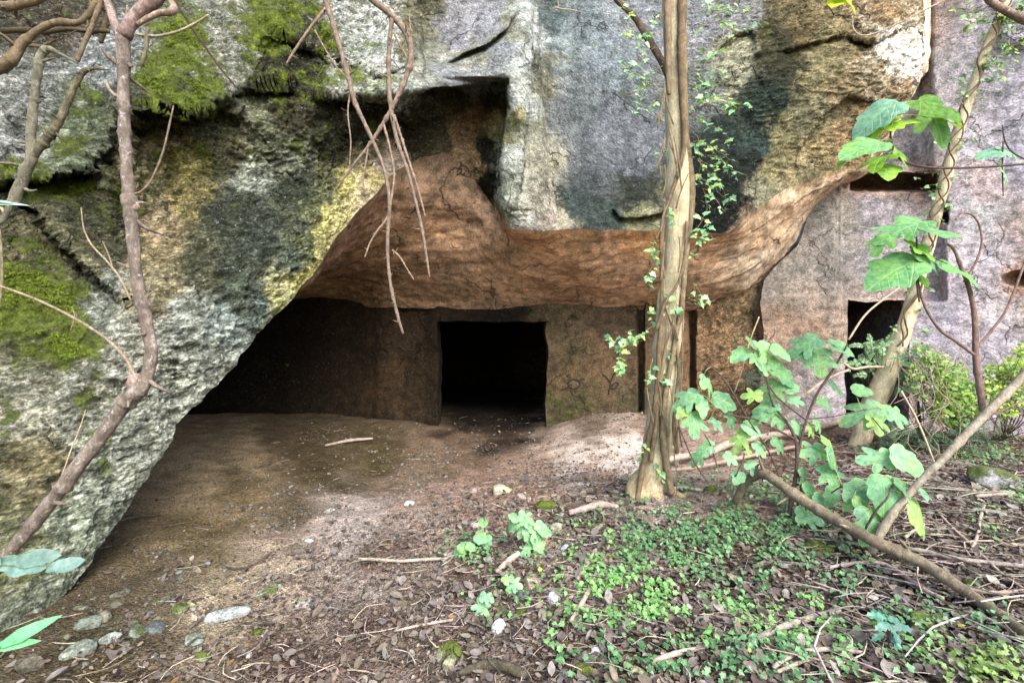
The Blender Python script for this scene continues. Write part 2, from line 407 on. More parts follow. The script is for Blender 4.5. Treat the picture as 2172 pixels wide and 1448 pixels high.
def displace(P3, rough, seed, amp=1.0, keep=None):
    p = P3.reshape(-1, 3); n = gridnormals(P3).reshape(-1, 3)
    fl = p * np.array([1.0, 1.0, 1.7])
    h = 0.08 * fbm(p, 1.7, 4, seed=seed) + 0.075 * fbm(fl, 5.0, 4, 0.58, seed=seed + 20, ridge=True) + 0.025 * fbm(fl, 17, 3, 0.6, seed=seed + 40, ridge=True)
    h2 = 0.035 * fbm(p, 1.3, 3, seed=seed + 60) + 0.012 * fbm(p, 9, 3, seed=seed + 70)
    d = (h * rough + h2 * (1 - rough)) * amp
    if keep is not None: d = d * keep
    return (p + n * d[:, None]).reshape(P3.shape), d
keep = np.ones((NT_ + 22, NS)); keep[:14] = np.linspace(0.35, 1, 14)[:, None]
FWd, fdisp = displace(FW, rough, 1, keep=keep.ravel())
# snap the first row: the edge itself is shared with the ceiling
PAINT = [ # px,py, albedo
 (-300,700,.30,.29,.21),(0,1150,.27,.26,.15),(60,1000,.28,.24,.14),(30,860,.35,.34,.27),(100,1300,.30,.32,.24),(190,1170,.34,.37,.29),(250,1000,.38,.39,.33),(300,900,.42,.42,.36),(180,830,.38,.37,.31),(350,820,.42,.42,.36),
 (430,760,.40,.41,.36),(250,760,.40,.39,.34),(100,700,.24,.24,.13),(60,560,.24,.21,.12),(150,560,.25,.23,.14),(200,640,.36,.37,.33),(380,680,.36,.37,.33),(470,690,.36,.40,.38),(560,640,.26,.31,.28),(500,600,.13,.15,.11),
 (420,560,.17,.165,.10),(330,560,.36,.29,.17),(330,480,.38,.30,.19),(310,400,.33,.28,.15),(390,340,.42,.36,.12),(390,420,.36,.30,.13),(360,300,.32,.24,.14),(330,620,.38,.32,.20),(480,470,.10,.108,.075),(530,380,.36,.38,.32),(600,330,.32,.33,.25),(470,320,.18,.17,.09),(560,270,.30,.30,.2),(640,420,.10,.115,.075),  # tones under the ledge raised to offset its shading
 (560,520,.10,.118,.09),(520,430,.12,.13,.095),(640,510,.16,.18,.12),(200,450,.16,.16,.09),(240,520,.16,.15,.09),(40,280,.38,.38,.37),(60,200,.37,.37,.35),(150,300,.30,.33,.23),(220,110,.38,.39,.40),(100,60,.13,.11,.07),(30,40,.13,.11,.07),(180,40,.16,.13,.09),(200,420,.16,.15,.09),
 (400,100,.25,.27,.16),(480,60,.36,.36,.32),(500,110,.36,.36,.30),(370,250,.16,.17,.09),(560,100,.10,.10,.05),(580,180,.09,.085,.045),(640,170,.085,.08,.04),(620,240,.13,.11,.06),(700,240,.12,.11,.06),(670,100,.13,.13,.07),(600,20,.25,.25,.17),
 (655,560,.66,.60,.165),(632,590,.62,.56,.15),(680,520,.68,.62,.18),(655,600,0.624,0.554,0.180),(700,480,0.686,0.616,0.180),(675,545,0.663,0.585,0.204),(725,455,0.671,0.601,0.198),(715,500,0.663,0.570,0.216),(750,430,0.655,0.570,0.216),(745,400,0.585,0.524,0.180),(775,400,0.640,0.539,0.240),(800,385,0.608,0.493,0.228),(770,430,0.624,0.508,0.240),(820,355,.62,.48,.28),(610,622,.72,.66,.26),(585,640,.55,.52,.24),(640,540,.24,.26,.13),(668,450,.22,.24,.12),(700,410,.24,.25,.13),(610,560,.2,.24,.18),
 (760,280,.09,.088,.042),(850,270,.075,.07,.035),(720,310,.10,.098,.046),(800,240,.08,.078,.038),(780,330,.30,.26,.14),(900,240,.10,.092,.046),(930,290,.15,.12,.066),(880,310,.10,.085,.045),  # alcove underside painted dark, adding to its own shade
 (720,190,.44,.45,.40),(800,185,.36,.38,.28),(870,190,.46,.48,.46),(760,60,.52,.52,.50),(830,60,.56,.56,.54),(800,130,.50,.50,.48),(870,100,.28,.26,.16),(885,30,.30,.28,.18),(900,120,.36,.35,.28),
 (960,60,.40,.38,.41),(1040,30,.39,.38,.40),(980,160,.40,.40,.405),(1050,120,.42,.42,.43),(1030,175,.40,.395,.385),(1085,60,.38,.36,.26),(1000,115,.40,.38,.30),
 (1000,240,.30,.20,.12),(985,290,.36,.24,.14),(960,220,.14,.125,.06),(1050,220,.13,.12,.06),(1045,320,.04,.038,.018),(1040,380,.045,.04,.02),(1030,410,.08,.06,.032),(1000,350,.38,.25,.14),  # recess beside the fin has its shade painted in near-black
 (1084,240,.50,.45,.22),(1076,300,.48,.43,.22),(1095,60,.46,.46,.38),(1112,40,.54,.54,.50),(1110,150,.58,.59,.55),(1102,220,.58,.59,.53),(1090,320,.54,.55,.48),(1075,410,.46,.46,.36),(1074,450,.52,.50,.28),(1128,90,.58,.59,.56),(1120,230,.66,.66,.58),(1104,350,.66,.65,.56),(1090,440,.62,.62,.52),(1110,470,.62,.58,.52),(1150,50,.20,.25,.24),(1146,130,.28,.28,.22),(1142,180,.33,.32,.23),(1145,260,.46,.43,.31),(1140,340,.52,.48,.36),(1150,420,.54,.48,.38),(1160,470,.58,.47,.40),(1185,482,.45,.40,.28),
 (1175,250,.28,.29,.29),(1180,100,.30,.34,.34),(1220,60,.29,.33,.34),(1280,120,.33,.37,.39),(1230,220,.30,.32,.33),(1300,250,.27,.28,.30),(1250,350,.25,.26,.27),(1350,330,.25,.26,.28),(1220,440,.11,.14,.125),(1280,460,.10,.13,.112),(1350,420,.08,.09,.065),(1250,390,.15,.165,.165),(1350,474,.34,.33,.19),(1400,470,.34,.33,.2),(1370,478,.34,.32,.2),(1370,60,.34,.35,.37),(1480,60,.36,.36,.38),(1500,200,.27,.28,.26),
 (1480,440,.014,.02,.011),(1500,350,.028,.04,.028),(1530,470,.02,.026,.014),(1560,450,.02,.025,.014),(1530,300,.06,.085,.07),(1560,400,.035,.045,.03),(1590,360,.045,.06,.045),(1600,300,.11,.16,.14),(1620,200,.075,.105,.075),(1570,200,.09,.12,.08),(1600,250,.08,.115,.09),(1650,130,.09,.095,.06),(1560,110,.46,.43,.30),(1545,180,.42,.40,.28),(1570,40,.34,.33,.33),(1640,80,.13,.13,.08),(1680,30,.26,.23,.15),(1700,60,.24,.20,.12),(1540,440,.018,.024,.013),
 (1660,280,.36,.35,.24),(1650,340,.38,.36,.24),(1720,160,.33,.31,.22),(1760,120,.30,.28,.19),(1620,400,.40,.36,.24),(1720,250,.31,.31,.24),(1740,300,.42,.36,.25),(1680,350,.42,.38,.28),(1800,300,.45,.35,.25),(1800,200,.36,.31,.23),(1820,90,.36,.31,.22),
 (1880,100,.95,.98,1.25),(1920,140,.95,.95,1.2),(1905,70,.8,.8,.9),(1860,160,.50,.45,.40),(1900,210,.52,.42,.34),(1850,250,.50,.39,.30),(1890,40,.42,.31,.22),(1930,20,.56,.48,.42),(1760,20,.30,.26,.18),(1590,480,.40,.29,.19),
 (1300,-300,.3,.3,.3),(500,-300,.3,.3,.25),(-300,-300,.2,.2,.14),(1800,-300,.3,.27,.2)]
PAINT = np.array(PAINT)
jit = np.stack([fbm(FWd.reshape(-1, 3), 3.0, 7, .68, seed=81), fbm(FWd.reshape(-1, 3), 3.0, 7, .68, seed=91)], 1) * 52
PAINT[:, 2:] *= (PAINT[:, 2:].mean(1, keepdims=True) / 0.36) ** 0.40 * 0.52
PAINT[:, 2:] *= np.where((PAINT[:, :1] < 520) & (PAINT[:, 1:2] > 460), 1.25, 1.0)  # lower left boulder painted lighter to offset its shading
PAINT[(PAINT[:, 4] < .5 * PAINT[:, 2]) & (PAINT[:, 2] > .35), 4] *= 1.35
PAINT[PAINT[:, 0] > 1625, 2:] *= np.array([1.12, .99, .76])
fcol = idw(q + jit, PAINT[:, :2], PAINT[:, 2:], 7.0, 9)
MOSS = [(390,110,80,120,.66),(340,190,50,45,.62),(400,220,75,26,.8),(570,60,75,60,.7),(560,110,75,45,.62),(640,20,70,40,.62),(700,90,50,60,.56),(520,20,60,50,.45),(170,210,60,90,.5),(150,320,70,50,.45),(120,400,130,34,.74),(50,370,70,26,.62),
        (80,650,120,85,.8),(150,730,80,60,.68),(30,640,80,75,.75),(20,880,30,50,.5),(180,840,50,45,.5),(200,940,50,45,.46),(230,980,40,40,.42),(90,750,90,40,.5),(330,300,60,60,.3),(740,170,60,20,.55),(830,180,60,14,.46),(430,190,50,40,.66),(690,180,60,40,.45),
        (250,440,70,120,.34),(600,190,90,70,.44),(110,30,150,60,.2),(770,110,24,60,.36),(60,1250,90,70,.3),(120,850,70,50,.36),(620,300,120,70,.3),(430,330,120,60,.26),(300,520,60,90,.22),(820,260,90,40,.24),(40,540,60,50,.34)]
fmoss = blobs(q + jit * .6, MOSS)
nF = NT_ + 22

# ------------------------------------------------------------------ cave ceiling: from the mouth edge back to the inner wall
BK = np.array([ # mouth px -> back px, py, distance
 (-520,-560,1750,5.0),(-60,-300,1300,6.0),(180,60,960,7.5),(375,280,720,9.5),(500,420,650,11.0),(560,500,640,11.2),(620,560,637,11.2),(690,640,640,11.0),(760,720,645,10.4),(835,800,652,9.6),(900,890,657,9.4),(1000,985,662,9.2),(1140,1140,658,9.1),(1310,1310,658,9.0),
 (1480,1450,655,8.9),(1540,1530,645,8.8),(1565,1580,630,8.6),(1600,1616,606,8.35),(1640,1640,566,8.05),(1700,1692,512,7.8),(1750,1716,452,7.6),(1800,1757,402,7.5),(1832,1835,368,7.35),(1900,1905,262,7.4),(1950,1985,100,7.45),(2000,2060,-700,7.8)], float)
bx = np.interp(ex, BK[:, 0], BK[:, 1]); by = np.interp(ex, BK[:, 0], BK[:, 2]); bd = np.interp(ex, BK[:, 0], BK[:, 3])
bd = bd * np.interp(ex, [-500, 180, 375, 1480, 1565, 1600, 2000], [1, 1, .88, .88, .92, .95, .95])
Mw = FWd[0]; Bw = W(bx, by, bd)
NC = 120
tc = np.concatenate([np.linspace(0, 1, NC) ** 1.15, [1.05, 1.12]])
kk = np.hanning(121); kk /= kk.sum()
Ms = np.stack([np.convolve(np.pad(Mw[:, i], 60, mode='edge'), kk, 'valid') for i in range(3)], 1)
bl = smooth(tc, 0.0, .22)[:, None, None] * (smooth(ex, 700, 850) * (1 - smooth(ex, 1600, 1750)))[None, :, None]
CW = (Mw[None] * (1 - bl) + Ms[None] * bl) * (1 - tc)[:, None, None] + Bw[None] * tc[:, None, None]
arch = -0.03 * np.sin(np.clip(tc, 0, 1) * np.pi)[:, None] * smooth(ex, 600, 900)[None]
CW[:, :, 2] += arch
CW[len(tc) - 2:, :, 2] = CW[len(tc) - 3, :, 2][None]
ck = np.ones((len(tc), NS)); ck[:18] = np.linspace(0, 1, 18)[:, None]
# bedding layers near the right-hand rim, and broken layers at the back lip
cr = np.clip(0.16 + 0.10 * smooth(tc, .75, 1)[:, None] + 0 * ex[None], 0, 1)
nn = gridnormals(CW).reshape(-1, 3); pf = CW.reshape(-1, 3)
fac = np.round(fbm(pf, (1.1, 1.6, 2.5), 3, .55, seed=191) * 7) / 7 * .5 + fbm(pf, (1.1, 1.6, 2.5), 3, .55, seed=191) * .5      # flaked, stepped roof
CW = (pf + nn * (0.075 * fac * ck.ravel())[:, None]).reshape(CW.shape)
CWd, _ = displace(CW, cr.ravel(), 7, 0.9, ck.ravel())
px_ = CWd[..., 0] / np.maximum(CWd[..., 1], .5) * FPX + CX; py_ = CY - (CWd[..., 2] - EYE) / np.maximum(CWd[..., 1], .5) * FPX
lay = smooth(px_, 1480, 1600) * (1 - smooth(px_, 1700, 1800))
CWd[..., 2] -= (0.055 * ((tc * 5.0)[:, None] % 1.0 - .5) * ck * lay * (tc < 1)[:, None])
qc = np.stack([px_.ravel(), py_.ravel()], 1)
CP = np.array([(500,700,.15,.12,.085),(700,560,.21,.14,.095),(780,480,.24,.155,.10),(760,600,.18,.12,.08),(880,400,.19,.12,.08),(930,345,.10,.072,.052),(890,360,.11,.078,.053),(960,390,.095,.066,.045),(930,400,.12,.08,.055),(1000,410,.12,.082,.058),(1030,450,.22,.145,.10),(900,480,.24,.155,.10),(980,480,.30,.195,.125),(1050,510,.30,.195,.125),(1200,520,.45,.285,.18),(1380,510,.50,.31,.18),  # roof light and shade painted in: pale front, darker left, back and apex
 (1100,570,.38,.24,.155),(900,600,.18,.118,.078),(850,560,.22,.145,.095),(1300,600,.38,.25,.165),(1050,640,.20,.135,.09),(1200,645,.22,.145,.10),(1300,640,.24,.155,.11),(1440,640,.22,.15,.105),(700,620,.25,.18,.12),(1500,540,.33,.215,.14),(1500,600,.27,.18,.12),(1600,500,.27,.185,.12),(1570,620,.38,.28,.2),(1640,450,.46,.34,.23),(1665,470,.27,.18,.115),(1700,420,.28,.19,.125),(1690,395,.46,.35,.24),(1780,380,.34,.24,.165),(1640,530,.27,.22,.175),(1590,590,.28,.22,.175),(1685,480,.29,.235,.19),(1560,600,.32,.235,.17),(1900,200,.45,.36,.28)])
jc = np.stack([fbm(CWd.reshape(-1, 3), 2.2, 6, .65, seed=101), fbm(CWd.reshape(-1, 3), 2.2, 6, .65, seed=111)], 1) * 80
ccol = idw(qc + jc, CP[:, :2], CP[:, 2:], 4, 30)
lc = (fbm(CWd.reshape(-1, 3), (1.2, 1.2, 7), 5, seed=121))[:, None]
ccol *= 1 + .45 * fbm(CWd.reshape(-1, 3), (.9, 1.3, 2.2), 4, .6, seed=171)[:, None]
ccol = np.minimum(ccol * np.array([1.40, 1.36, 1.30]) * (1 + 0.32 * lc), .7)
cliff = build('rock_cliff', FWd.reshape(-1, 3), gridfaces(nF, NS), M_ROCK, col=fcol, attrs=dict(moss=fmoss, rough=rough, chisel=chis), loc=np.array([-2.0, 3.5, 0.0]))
tag(cliff, 'mossy grey cliff and overhanging boulder above the cave mouth', 'cliff', kind='structure')
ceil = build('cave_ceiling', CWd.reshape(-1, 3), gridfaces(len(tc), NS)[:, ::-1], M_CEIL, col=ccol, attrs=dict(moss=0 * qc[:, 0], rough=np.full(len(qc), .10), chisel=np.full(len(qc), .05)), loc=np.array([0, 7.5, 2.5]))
tag(ceil, 'reddish brown rock ceiling inside the cave mouth', 'cave ceiling', kind='structure')

# ------------------------------------------------------------------ rock walls with openings
def wall_sheet(name, label, xs, ys, depthf, holes, paint, mat, mossl, loc, roughv=0.3, chv=0.6, edge_left=None, seed=5, amp=0.8, tint=1.0):
    """a hewn wall traced over its own distance; holes = (x0,x1,y0,y1,[(depth, widen)...])"""
    nx, ny = len(xs), len(ys)
    X, Y = np.meshgrid(xs, ys)
    X = X.astype(float); Y = Y.astype(float)
    if edge_left is not None:      # the left border follows a traced line
        lx = np.interp(Y, edge_left[:, 1], edge_left[:, 0]); X = np.maximum(X, lx)
        u = (X - xs[0]) / (xs[-1] - xs[0]); 
        X = lx + (xs[-1] - lx) * (np.arange(nx) / (nx - 1))[None] ** 1.0 if False else X
    wob = np.stack([X.ravel() * .02, Y.ravel() * .02, 0 * X.ravel()], 1)
    X = X + 6.5 * fbm(wob, 1.0, 3, seed=seed).reshape(X.shape); Y = Y + 6.0 * fbm(wob, 1.0, 3, seed=seed + 3).reshape(X.shape)
    qq = np.stack([X.ravel(), Y.ravel()], 1)
    D = depthf(qq)
    P = W(qq[:, 0], qq[:, 1], D).reshape(ny, nx, 3)
    rg = roughv(qq) if callable(roughv) else np.full(len(qq), roughv)
    P, _ = displace(P, rg, seed, amp)
    F = gridfaces(ny, nx)
    cxs = .5 * (xs[:-1] + xs[1:]); cys = .5 * (ys[:-1] + ys[1:])
    mask = np.zeros((ny - 1, nx - 1), bool); V = [P.reshape(-1, 3)]; FF = []; n = nx * ny
    for (x0, x1, y0, y1, rings) in holes:
        m = (cxs[None] > x0) & (cxs[None] < x1) & (cys[:, None] > y0) & (cys[:, None] < y1); mask |= m
        i0, i1 = np.argmin(abs(xs - x0)), np.argmin(abs(xs - x1)); j0, j1 = np.argmin(abs(ys - y0)), np.argmin(abs(ys - y1))
        loop = [(j0, i) for i in range(i0, i1)] + [(j, i1) for j in range(j0, j1)] + [(j1, i) for i in range(i1, i0, -1)] + [(j, i0) for j in range(j1, j0, -1)]
        ids = np.array([j * nx + i for j, i in loop]); L0 = P.reshape(-1, 3)[ids]; cen = L0.mean(0); prev = ids
        back = np.array([0.0, 1.0, 0.0]); k = len(ids)
        for d, wd in rings:
            R = cen + (L0 - cen) * np.array([wd, 1, max(1, 1 + (wd - 1) * .35)]) + back * d
            R = R + 0.03 * np.stack([fbm(R, 2.0, 3, seed=seed + a) for a in (1, 2, 3)], 1) * (d > .05)
            V.append(R); cur = n + np.arange(k); n += k
            a = prev; b = np.roll(prev, -1); c = np.roll(cur, -1)
            FF.append(np.stack([a, cur, c, b], 1)); prev = cur
        V.append(V[-1].mean(0)[None]); FF.append(np.stack([prev, np.full(k, n), np.full(k, n), np.roll(prev, -1)], 1)); n += 1
    F = F.reshape(ny - 1, nx - 1, 4)[~mask]
    if edge_left is not None:
        ids = np.arange(ny) * nx; L0 = P[:, 0]; prev = ids
        for d in (.15, .5, 1.4):
            R = L0 + np.array([0.02 * d, d, 0]); V.append(R); cur = n + np.arange(ny); n += ny
            FF.append(np.stack([prev[:-1], prev[1:], cur[1:], cur[:-1]], 1)); prev = cur
    V = np.vstack(V)
    qx = np.stack([V[:, 0] / V[:, 1] * FPX + CX, CY - (V[:, 2] - EYE) / V[:, 1] * FPX], 1)
    jj = np.stack([fbm(V, 2.5, 6, .65, seed=131), fbm(V, 2.5, 6, .65, seed=141)], 1) * 42
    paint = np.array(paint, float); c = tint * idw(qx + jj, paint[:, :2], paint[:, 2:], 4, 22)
    rg2 = np.concatenate([rg, np.full(len(V) - len(rg), .4)])
    tri = np.vstack(FF) if FF else np.zeros((0, 4), int)
    degen = tri[:, 1] == tri[:, 2] if len(tri) else np.zeros(0, bool)
    Fl = [F, tri[~degen]] + ([tri[degen][:, [0, 1, 3]]] if degen.any() else [])
    Fq = np.vstack(Fl[:2]); Fl = [Fq] + Fl[2:]
    o = build(name, V, Fl, mat, col=c, attrs=dict(moss=blobs(qx, mossl), rough=rg2, chisel=np.full(len(V), chv)), loc=np.array(loc))
    return tag(o, label, 'rock wall', kind='structure')
def lin(vals):
    out = [np.array([vals[0][0]], float)]
    for (a, _), (b, st) in zip(vals[:-1], vals[1:]):
        k = max(1, int(round((b - a) / st))); out.append(np.linspace(a, b, k + 1)[1:])
    return np.concatenate(out)

# inner wall of the cave, with the square doorway into the dark chamber
def inner_depth(q):
    x, y = q[:, 0], q[:, 1]
    D = np.interp(x, [100,300,560,760,792,800,836,846,858,900,925,1165,1180,1353,1357,1362,1366,1462,1468,1476,1530,1620,1760], [8.5,10.0,10.2,9.85,9.7,9.62,9.52,9.58,9.6,9.5,9.3,8.85,8.8,8.72,8.92,8.92,8.62,8.62,8.95,8.5,8.3,8.12,8.12])
    D += 0.10 * smooth(y, 760, 690) * smooth(x, 1150, 1180)
    D -= 0.25 * smooth(y, 850, 905) * smooth(x, 1180, 1160) * smooth(x, 700, 840) * .4
    return D * np.interp(x, [100, 1370, 1480, 1760], [.88, .88, .92, .94])
xs = lin([(100,10),(780,8),(930,3),(1160,6),(1760,3)]); ys = lin([(520,6),(682,4),(930,4),(990,10)])
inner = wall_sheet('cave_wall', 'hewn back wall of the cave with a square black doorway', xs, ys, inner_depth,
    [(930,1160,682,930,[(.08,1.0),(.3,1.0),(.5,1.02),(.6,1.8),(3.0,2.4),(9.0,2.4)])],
    [(500,750,.022,.017,.011),(650,750,.028,.021,.014),(740,750,.04,.03,.02),(780,760,.055,.04,.027),(815,780,.10,.075,.046),(880,780,.07,.052,.034),(900,850,.06,.045,.03),(1040,690,.02,.016,.012),(1040,760,.012,.01,.008),(980,800,.012,.01,.008),(1110,800,.012,.01,.008),(1040,860,.015,.012,.009),(1200,700,.21,.18,.13),(1200,800,.24,.19,.135),(1280,760,.26,.20,.14),(1200,850,.13,.135,.08),(1250,850,.17,.16,.10),(1300,840,.24,.19,.14),(1340,850,.12,.12,.08),(1320,690,.19,.16,.12),(1410,760,.28,.20,.14),  # left side and door chamber painted near-black to deepen their shade
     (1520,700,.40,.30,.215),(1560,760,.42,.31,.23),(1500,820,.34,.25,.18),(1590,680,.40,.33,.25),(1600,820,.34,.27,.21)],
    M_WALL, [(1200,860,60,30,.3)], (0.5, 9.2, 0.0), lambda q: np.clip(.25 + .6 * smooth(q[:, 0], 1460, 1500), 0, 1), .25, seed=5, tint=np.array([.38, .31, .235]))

# the pale hewn wall on the right, with its own doorway
WE = np.array([(1956,-720),(1945,-60),(1938,60),(1930,180),(1890,262),(1822,372),(1760,398),(1722,440),(1704,486),(1690,520),(1655,556),(1622,592),(1610,640),(1622,700),(1616,780),(1606,880),(1600,960)], float)
def right_depth(q):
    x, y = q[:, 0], q[:, 1]
    D = np.interp(x, [1560,1700,1800,2000,2172,2900], [7.95,7.85,7.65,7.1,6.6,5.0]) * .95
    D += 0.13 * smooth(x, 1780, 1788) * smooth(x, 2010, 1990) * smooth(y, 380, 400) * smooth(y, 642, 632)      # recessed panel over the door
    D += 0.55 * smooth(x, 1800, 1806) * smooth(x, 1992, 1986) * smooth(y, 366, 371) * smooth(y, 408, 396)      # beam slot
    D += 0.10 * smooth(x, 1770, 1776) * smooth(x, 1786, 1780) * smooth(y, 380, 420) * smooth(y, 620, 600)
    D -= 0.06 * smooth(y, 622, 628) * smooth(x, 1800, 1780)
    D += 0.5 * smooth(x, 1993, 1998) * smooth(x, 2012, 2007) * smooth(y, 428, 434) * smooth(y, 475, 468)
    D += 0.35 * np.clip(1 - (((x - 2185) / 62) ** 2 + ((y - 592) / 20) ** 2), 0, 1) * (y > 500)
    D += 0.25 * smooth(x, 1985, 1940) * smooth(y, 380, 340)                                                    # set back behind the bulge
    D -= 0.07 * smooth(x, 2100, 2140) * smooth(y, 120, 80)
    return D
xs = lin([(1560,6),(1795,3),(1930,5),(2230,4),(2900,20)]); ys = lin([(-720,20),(-20,10),(340,4),(636,3),(940,4),(1060,10)])
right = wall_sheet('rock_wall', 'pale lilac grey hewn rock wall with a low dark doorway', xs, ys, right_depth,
    [(1795,1930,636,940,[(.05,1.0),(.14,1.0),(.2,1.9),(2.5,2.2),(4.5,2.2)])],
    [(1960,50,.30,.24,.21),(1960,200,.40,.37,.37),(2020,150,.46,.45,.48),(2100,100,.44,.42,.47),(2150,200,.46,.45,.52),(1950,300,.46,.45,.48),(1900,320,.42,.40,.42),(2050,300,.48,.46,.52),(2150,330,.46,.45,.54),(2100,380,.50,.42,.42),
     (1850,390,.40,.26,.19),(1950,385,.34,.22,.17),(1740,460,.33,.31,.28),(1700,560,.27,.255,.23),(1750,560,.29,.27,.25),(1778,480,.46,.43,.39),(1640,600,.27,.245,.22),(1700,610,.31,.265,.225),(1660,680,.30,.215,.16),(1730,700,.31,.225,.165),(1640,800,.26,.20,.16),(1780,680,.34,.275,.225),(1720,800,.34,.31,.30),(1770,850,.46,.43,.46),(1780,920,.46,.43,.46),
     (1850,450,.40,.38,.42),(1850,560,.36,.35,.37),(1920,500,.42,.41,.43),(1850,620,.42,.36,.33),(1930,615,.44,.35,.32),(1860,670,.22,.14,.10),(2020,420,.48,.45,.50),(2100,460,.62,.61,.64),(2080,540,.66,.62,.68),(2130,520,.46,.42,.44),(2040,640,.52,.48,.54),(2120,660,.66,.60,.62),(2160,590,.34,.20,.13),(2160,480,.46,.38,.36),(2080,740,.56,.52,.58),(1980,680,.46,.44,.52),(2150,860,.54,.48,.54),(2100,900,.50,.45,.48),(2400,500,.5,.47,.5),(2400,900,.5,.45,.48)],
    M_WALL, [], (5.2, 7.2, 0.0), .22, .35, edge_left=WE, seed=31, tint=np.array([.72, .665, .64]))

# ================================================================== GROUND
GC = []
for p in [(560,868,11),(720,868,10.8),(850,898,9.2),(1040,914,9.0),(1160,905,8.8),(1250,880,8.7),(1350,880,8.6),(1480,890,8.4),(1600,900,8.0),(1700,905,7.6),
          (1310,975,5.9),(1200,1000,5.5),(1000,960,6.8),(800,950,6.8),(640,930,7.5),(900,1060,4.7),(700,1130,3.9),
          (1370,1045,3.9),(1200,1075,3.8),(1060,1110,3.6),(950,1200,3.2),(1300,1300,2.45),(1300,1448,1.98),(1600,1250,2.65),(1600,1448,1.88),(1900,1150,3.0),(2172,1448,1.75),(2172,1250,2.4),(2172,1000,4.9),(2100,930,6.3),(1850,950,5.6),(1620,1060,3.7),(1700,1010,4.8),(1550,975,5.9),
          (600,1300,2.75),(300,1300,2.7),(750,1448,2.24),(1000,1448,2.15),(1000,1300,2.65),(100,1440,2.2),(400,1000,5.4),(330,1100,4.1),(250,1180,3.4)]:
    p = (p[0], p[1], p[2] * (.88 if p[2] > 8.3 and p[0] < 1400 else .94 if p[2] > 6.9 else 1)); w = W(*p); GC.append(w)
GC += [np.array(v, float) for v in [(-4,2,0.1),(-5,6,.3),(-6,10,.2),(0,13,0),(5,12,0.2),(9,7,.5),(9,3,.7),(5,1,.45),(3,0,.3),(0,0,-.02),(-3,0,.0),(0,-3,.0),(5,-3,.4),(-5,-3,.1)]]
GC = np.array(GC); gtps = TPS(GC[:, :2], GC[:, 2], 2e-3)
def gz(x, y):
    x = np.asarray(x, float); y = np.asarray(y, float); sh = x.shape; xy = np.stack([x.ravel(), y.ravel()], 1)
    z = gtps(np.clip(xy, [-6.5, -3.5], [9.5, 13.5]))
    p = np.stack([xy[:, 0], xy[:, 1], 0 * z], 1)
    z = z + 0.035 * fbm(p, 1.9, 3, seed=51) + 0.016 * fbm(p, 7, 3, seed=53)
    z = z - 0.10 * np.maximum(0, -xy[:, 1] - 2.5) * smooth(xy[:, 1], -2.5, -8)           # the slope falls away behind the viewer
    z = z + 0.25 * np.maximum(0, xy[:, 0] - 9) 
    return z.reshape(sh)
def hit(px, py):
    """the spot of ground seen at a pixel of the photograph"""
    lo, hi = 0.7, 16.0; Ys = np.linspace(lo, hi, 700); P = W(np.full(700, px), np.full(700, py), Ys)
    below = P[:, 2] < gz(P[:, 0], P[:, 1]); k = int(np.argmax(below)) if below.any() else 699
    return P[k]
def hits(px, py):
    px = np.asarray(px, float); py = np.asarray(py, float); n = len(px)
    Y = np.full(n, 16.0); done = np.zeros(n, bool)
    for y in np.arange(0.8, 14, 0.04):
        P = W(px, py, np.full(n, y)); b = (P[:, 2] < gz(P[:, 0], P[:, 1])) & ~done
        Y[b] = y; done |= b
    P = W(px, py, Y); P[:, 2] = gz(P[:, 0], P[:, 1]); return P, done
gx = lin([(-60,4),(-6,.5),(-4,.1),(6.5,.028),(9,.2),(20,.8),(60,4)]); gy = lin([(-60,4),(-4,.8),(.8,.2),(7,.028),(10,.06),(16,.3),(60,4)])
X, Yy = np.meshgrid(gx, gy); Z = gz(X, Yy)
GP = np.stack([X, Yy, Z], -1).reshape(-1, 3)
gpx = GP[:, 0] / np.maximum(GP[:, 1], .4) * FPX + CX; gpy = CY - (GP[:, 2] - EYE) / np.maximum(GP[:, 1], .4) * FPX
GCOL = np.array([(900,1000,.27,.205,.15),(1000,960,.24,.17,.12),(1200,1000,.44,.36,.30),(1290,985,.64,.55,.49),(1220,990,.58,.49,.43),(1340,975,.58,.5,.45),(1150,1010,.36,.26,.19),(1280,1005,.36,.20,.12),(1150,1025,.31,.18,.115),(1000,1050,.32,.21,.155),(900,1090,.34,.25,.20),(800,960,.115,.095,.05),(700,1000,.105,.085,.046),(650,950,.12,.095,.055),(600,920,.17,.13,.085),(500,960,.34,.26,.16),(420,1000,.40,.31,.19),(500,1050,.25,.20,.12),(420,1150,.19,.155,.09),(620,1100,.17,.14,.092),(600,1200,.34,.27,.20),  # sunny path strip painted in pale; cave floor tones offset the boulder's shadow
 (450,1250,.32,.26,.17),(300,1250,.17,.14,.09),(200,1350,.12,.10,.06),(700,1150,.36,.29,.25),(740,1130,.42,.36,.33),(800,1180,.22,.155,.13),(600,1380,.16,.115,.095),(800,1300,.17,.115,.095),(800,1250,.32,.27,.23),(1000,1250,.19,.145,.11),(1250,1080,.20,.15,.11),(1500,1200,.10,.08,.055),(1900,1250,.10,.072,.055),(2000,1000,.16,.11,.09),(1300,1400,.15,.105,.08),(1040,905,.06,.042,.027),(1040,885,.012,.01,.008),(1000,880,.012,.01,.008),(1100,880,.012,.01,.008),(1250,900,.24,.19,.15),(1500,930,.32,.23,.19),(1700,960,.30,.21,.17),(1400,920,.28,.21,.17)])  # floor inside the doorway painted near-black as chamber shade
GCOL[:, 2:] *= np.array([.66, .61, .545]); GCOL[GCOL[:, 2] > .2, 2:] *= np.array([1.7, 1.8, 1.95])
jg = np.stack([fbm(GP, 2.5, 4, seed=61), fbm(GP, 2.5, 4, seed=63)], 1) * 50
gq = np.clip(np.stack([gpx, gpy], 1), -800, 3000)
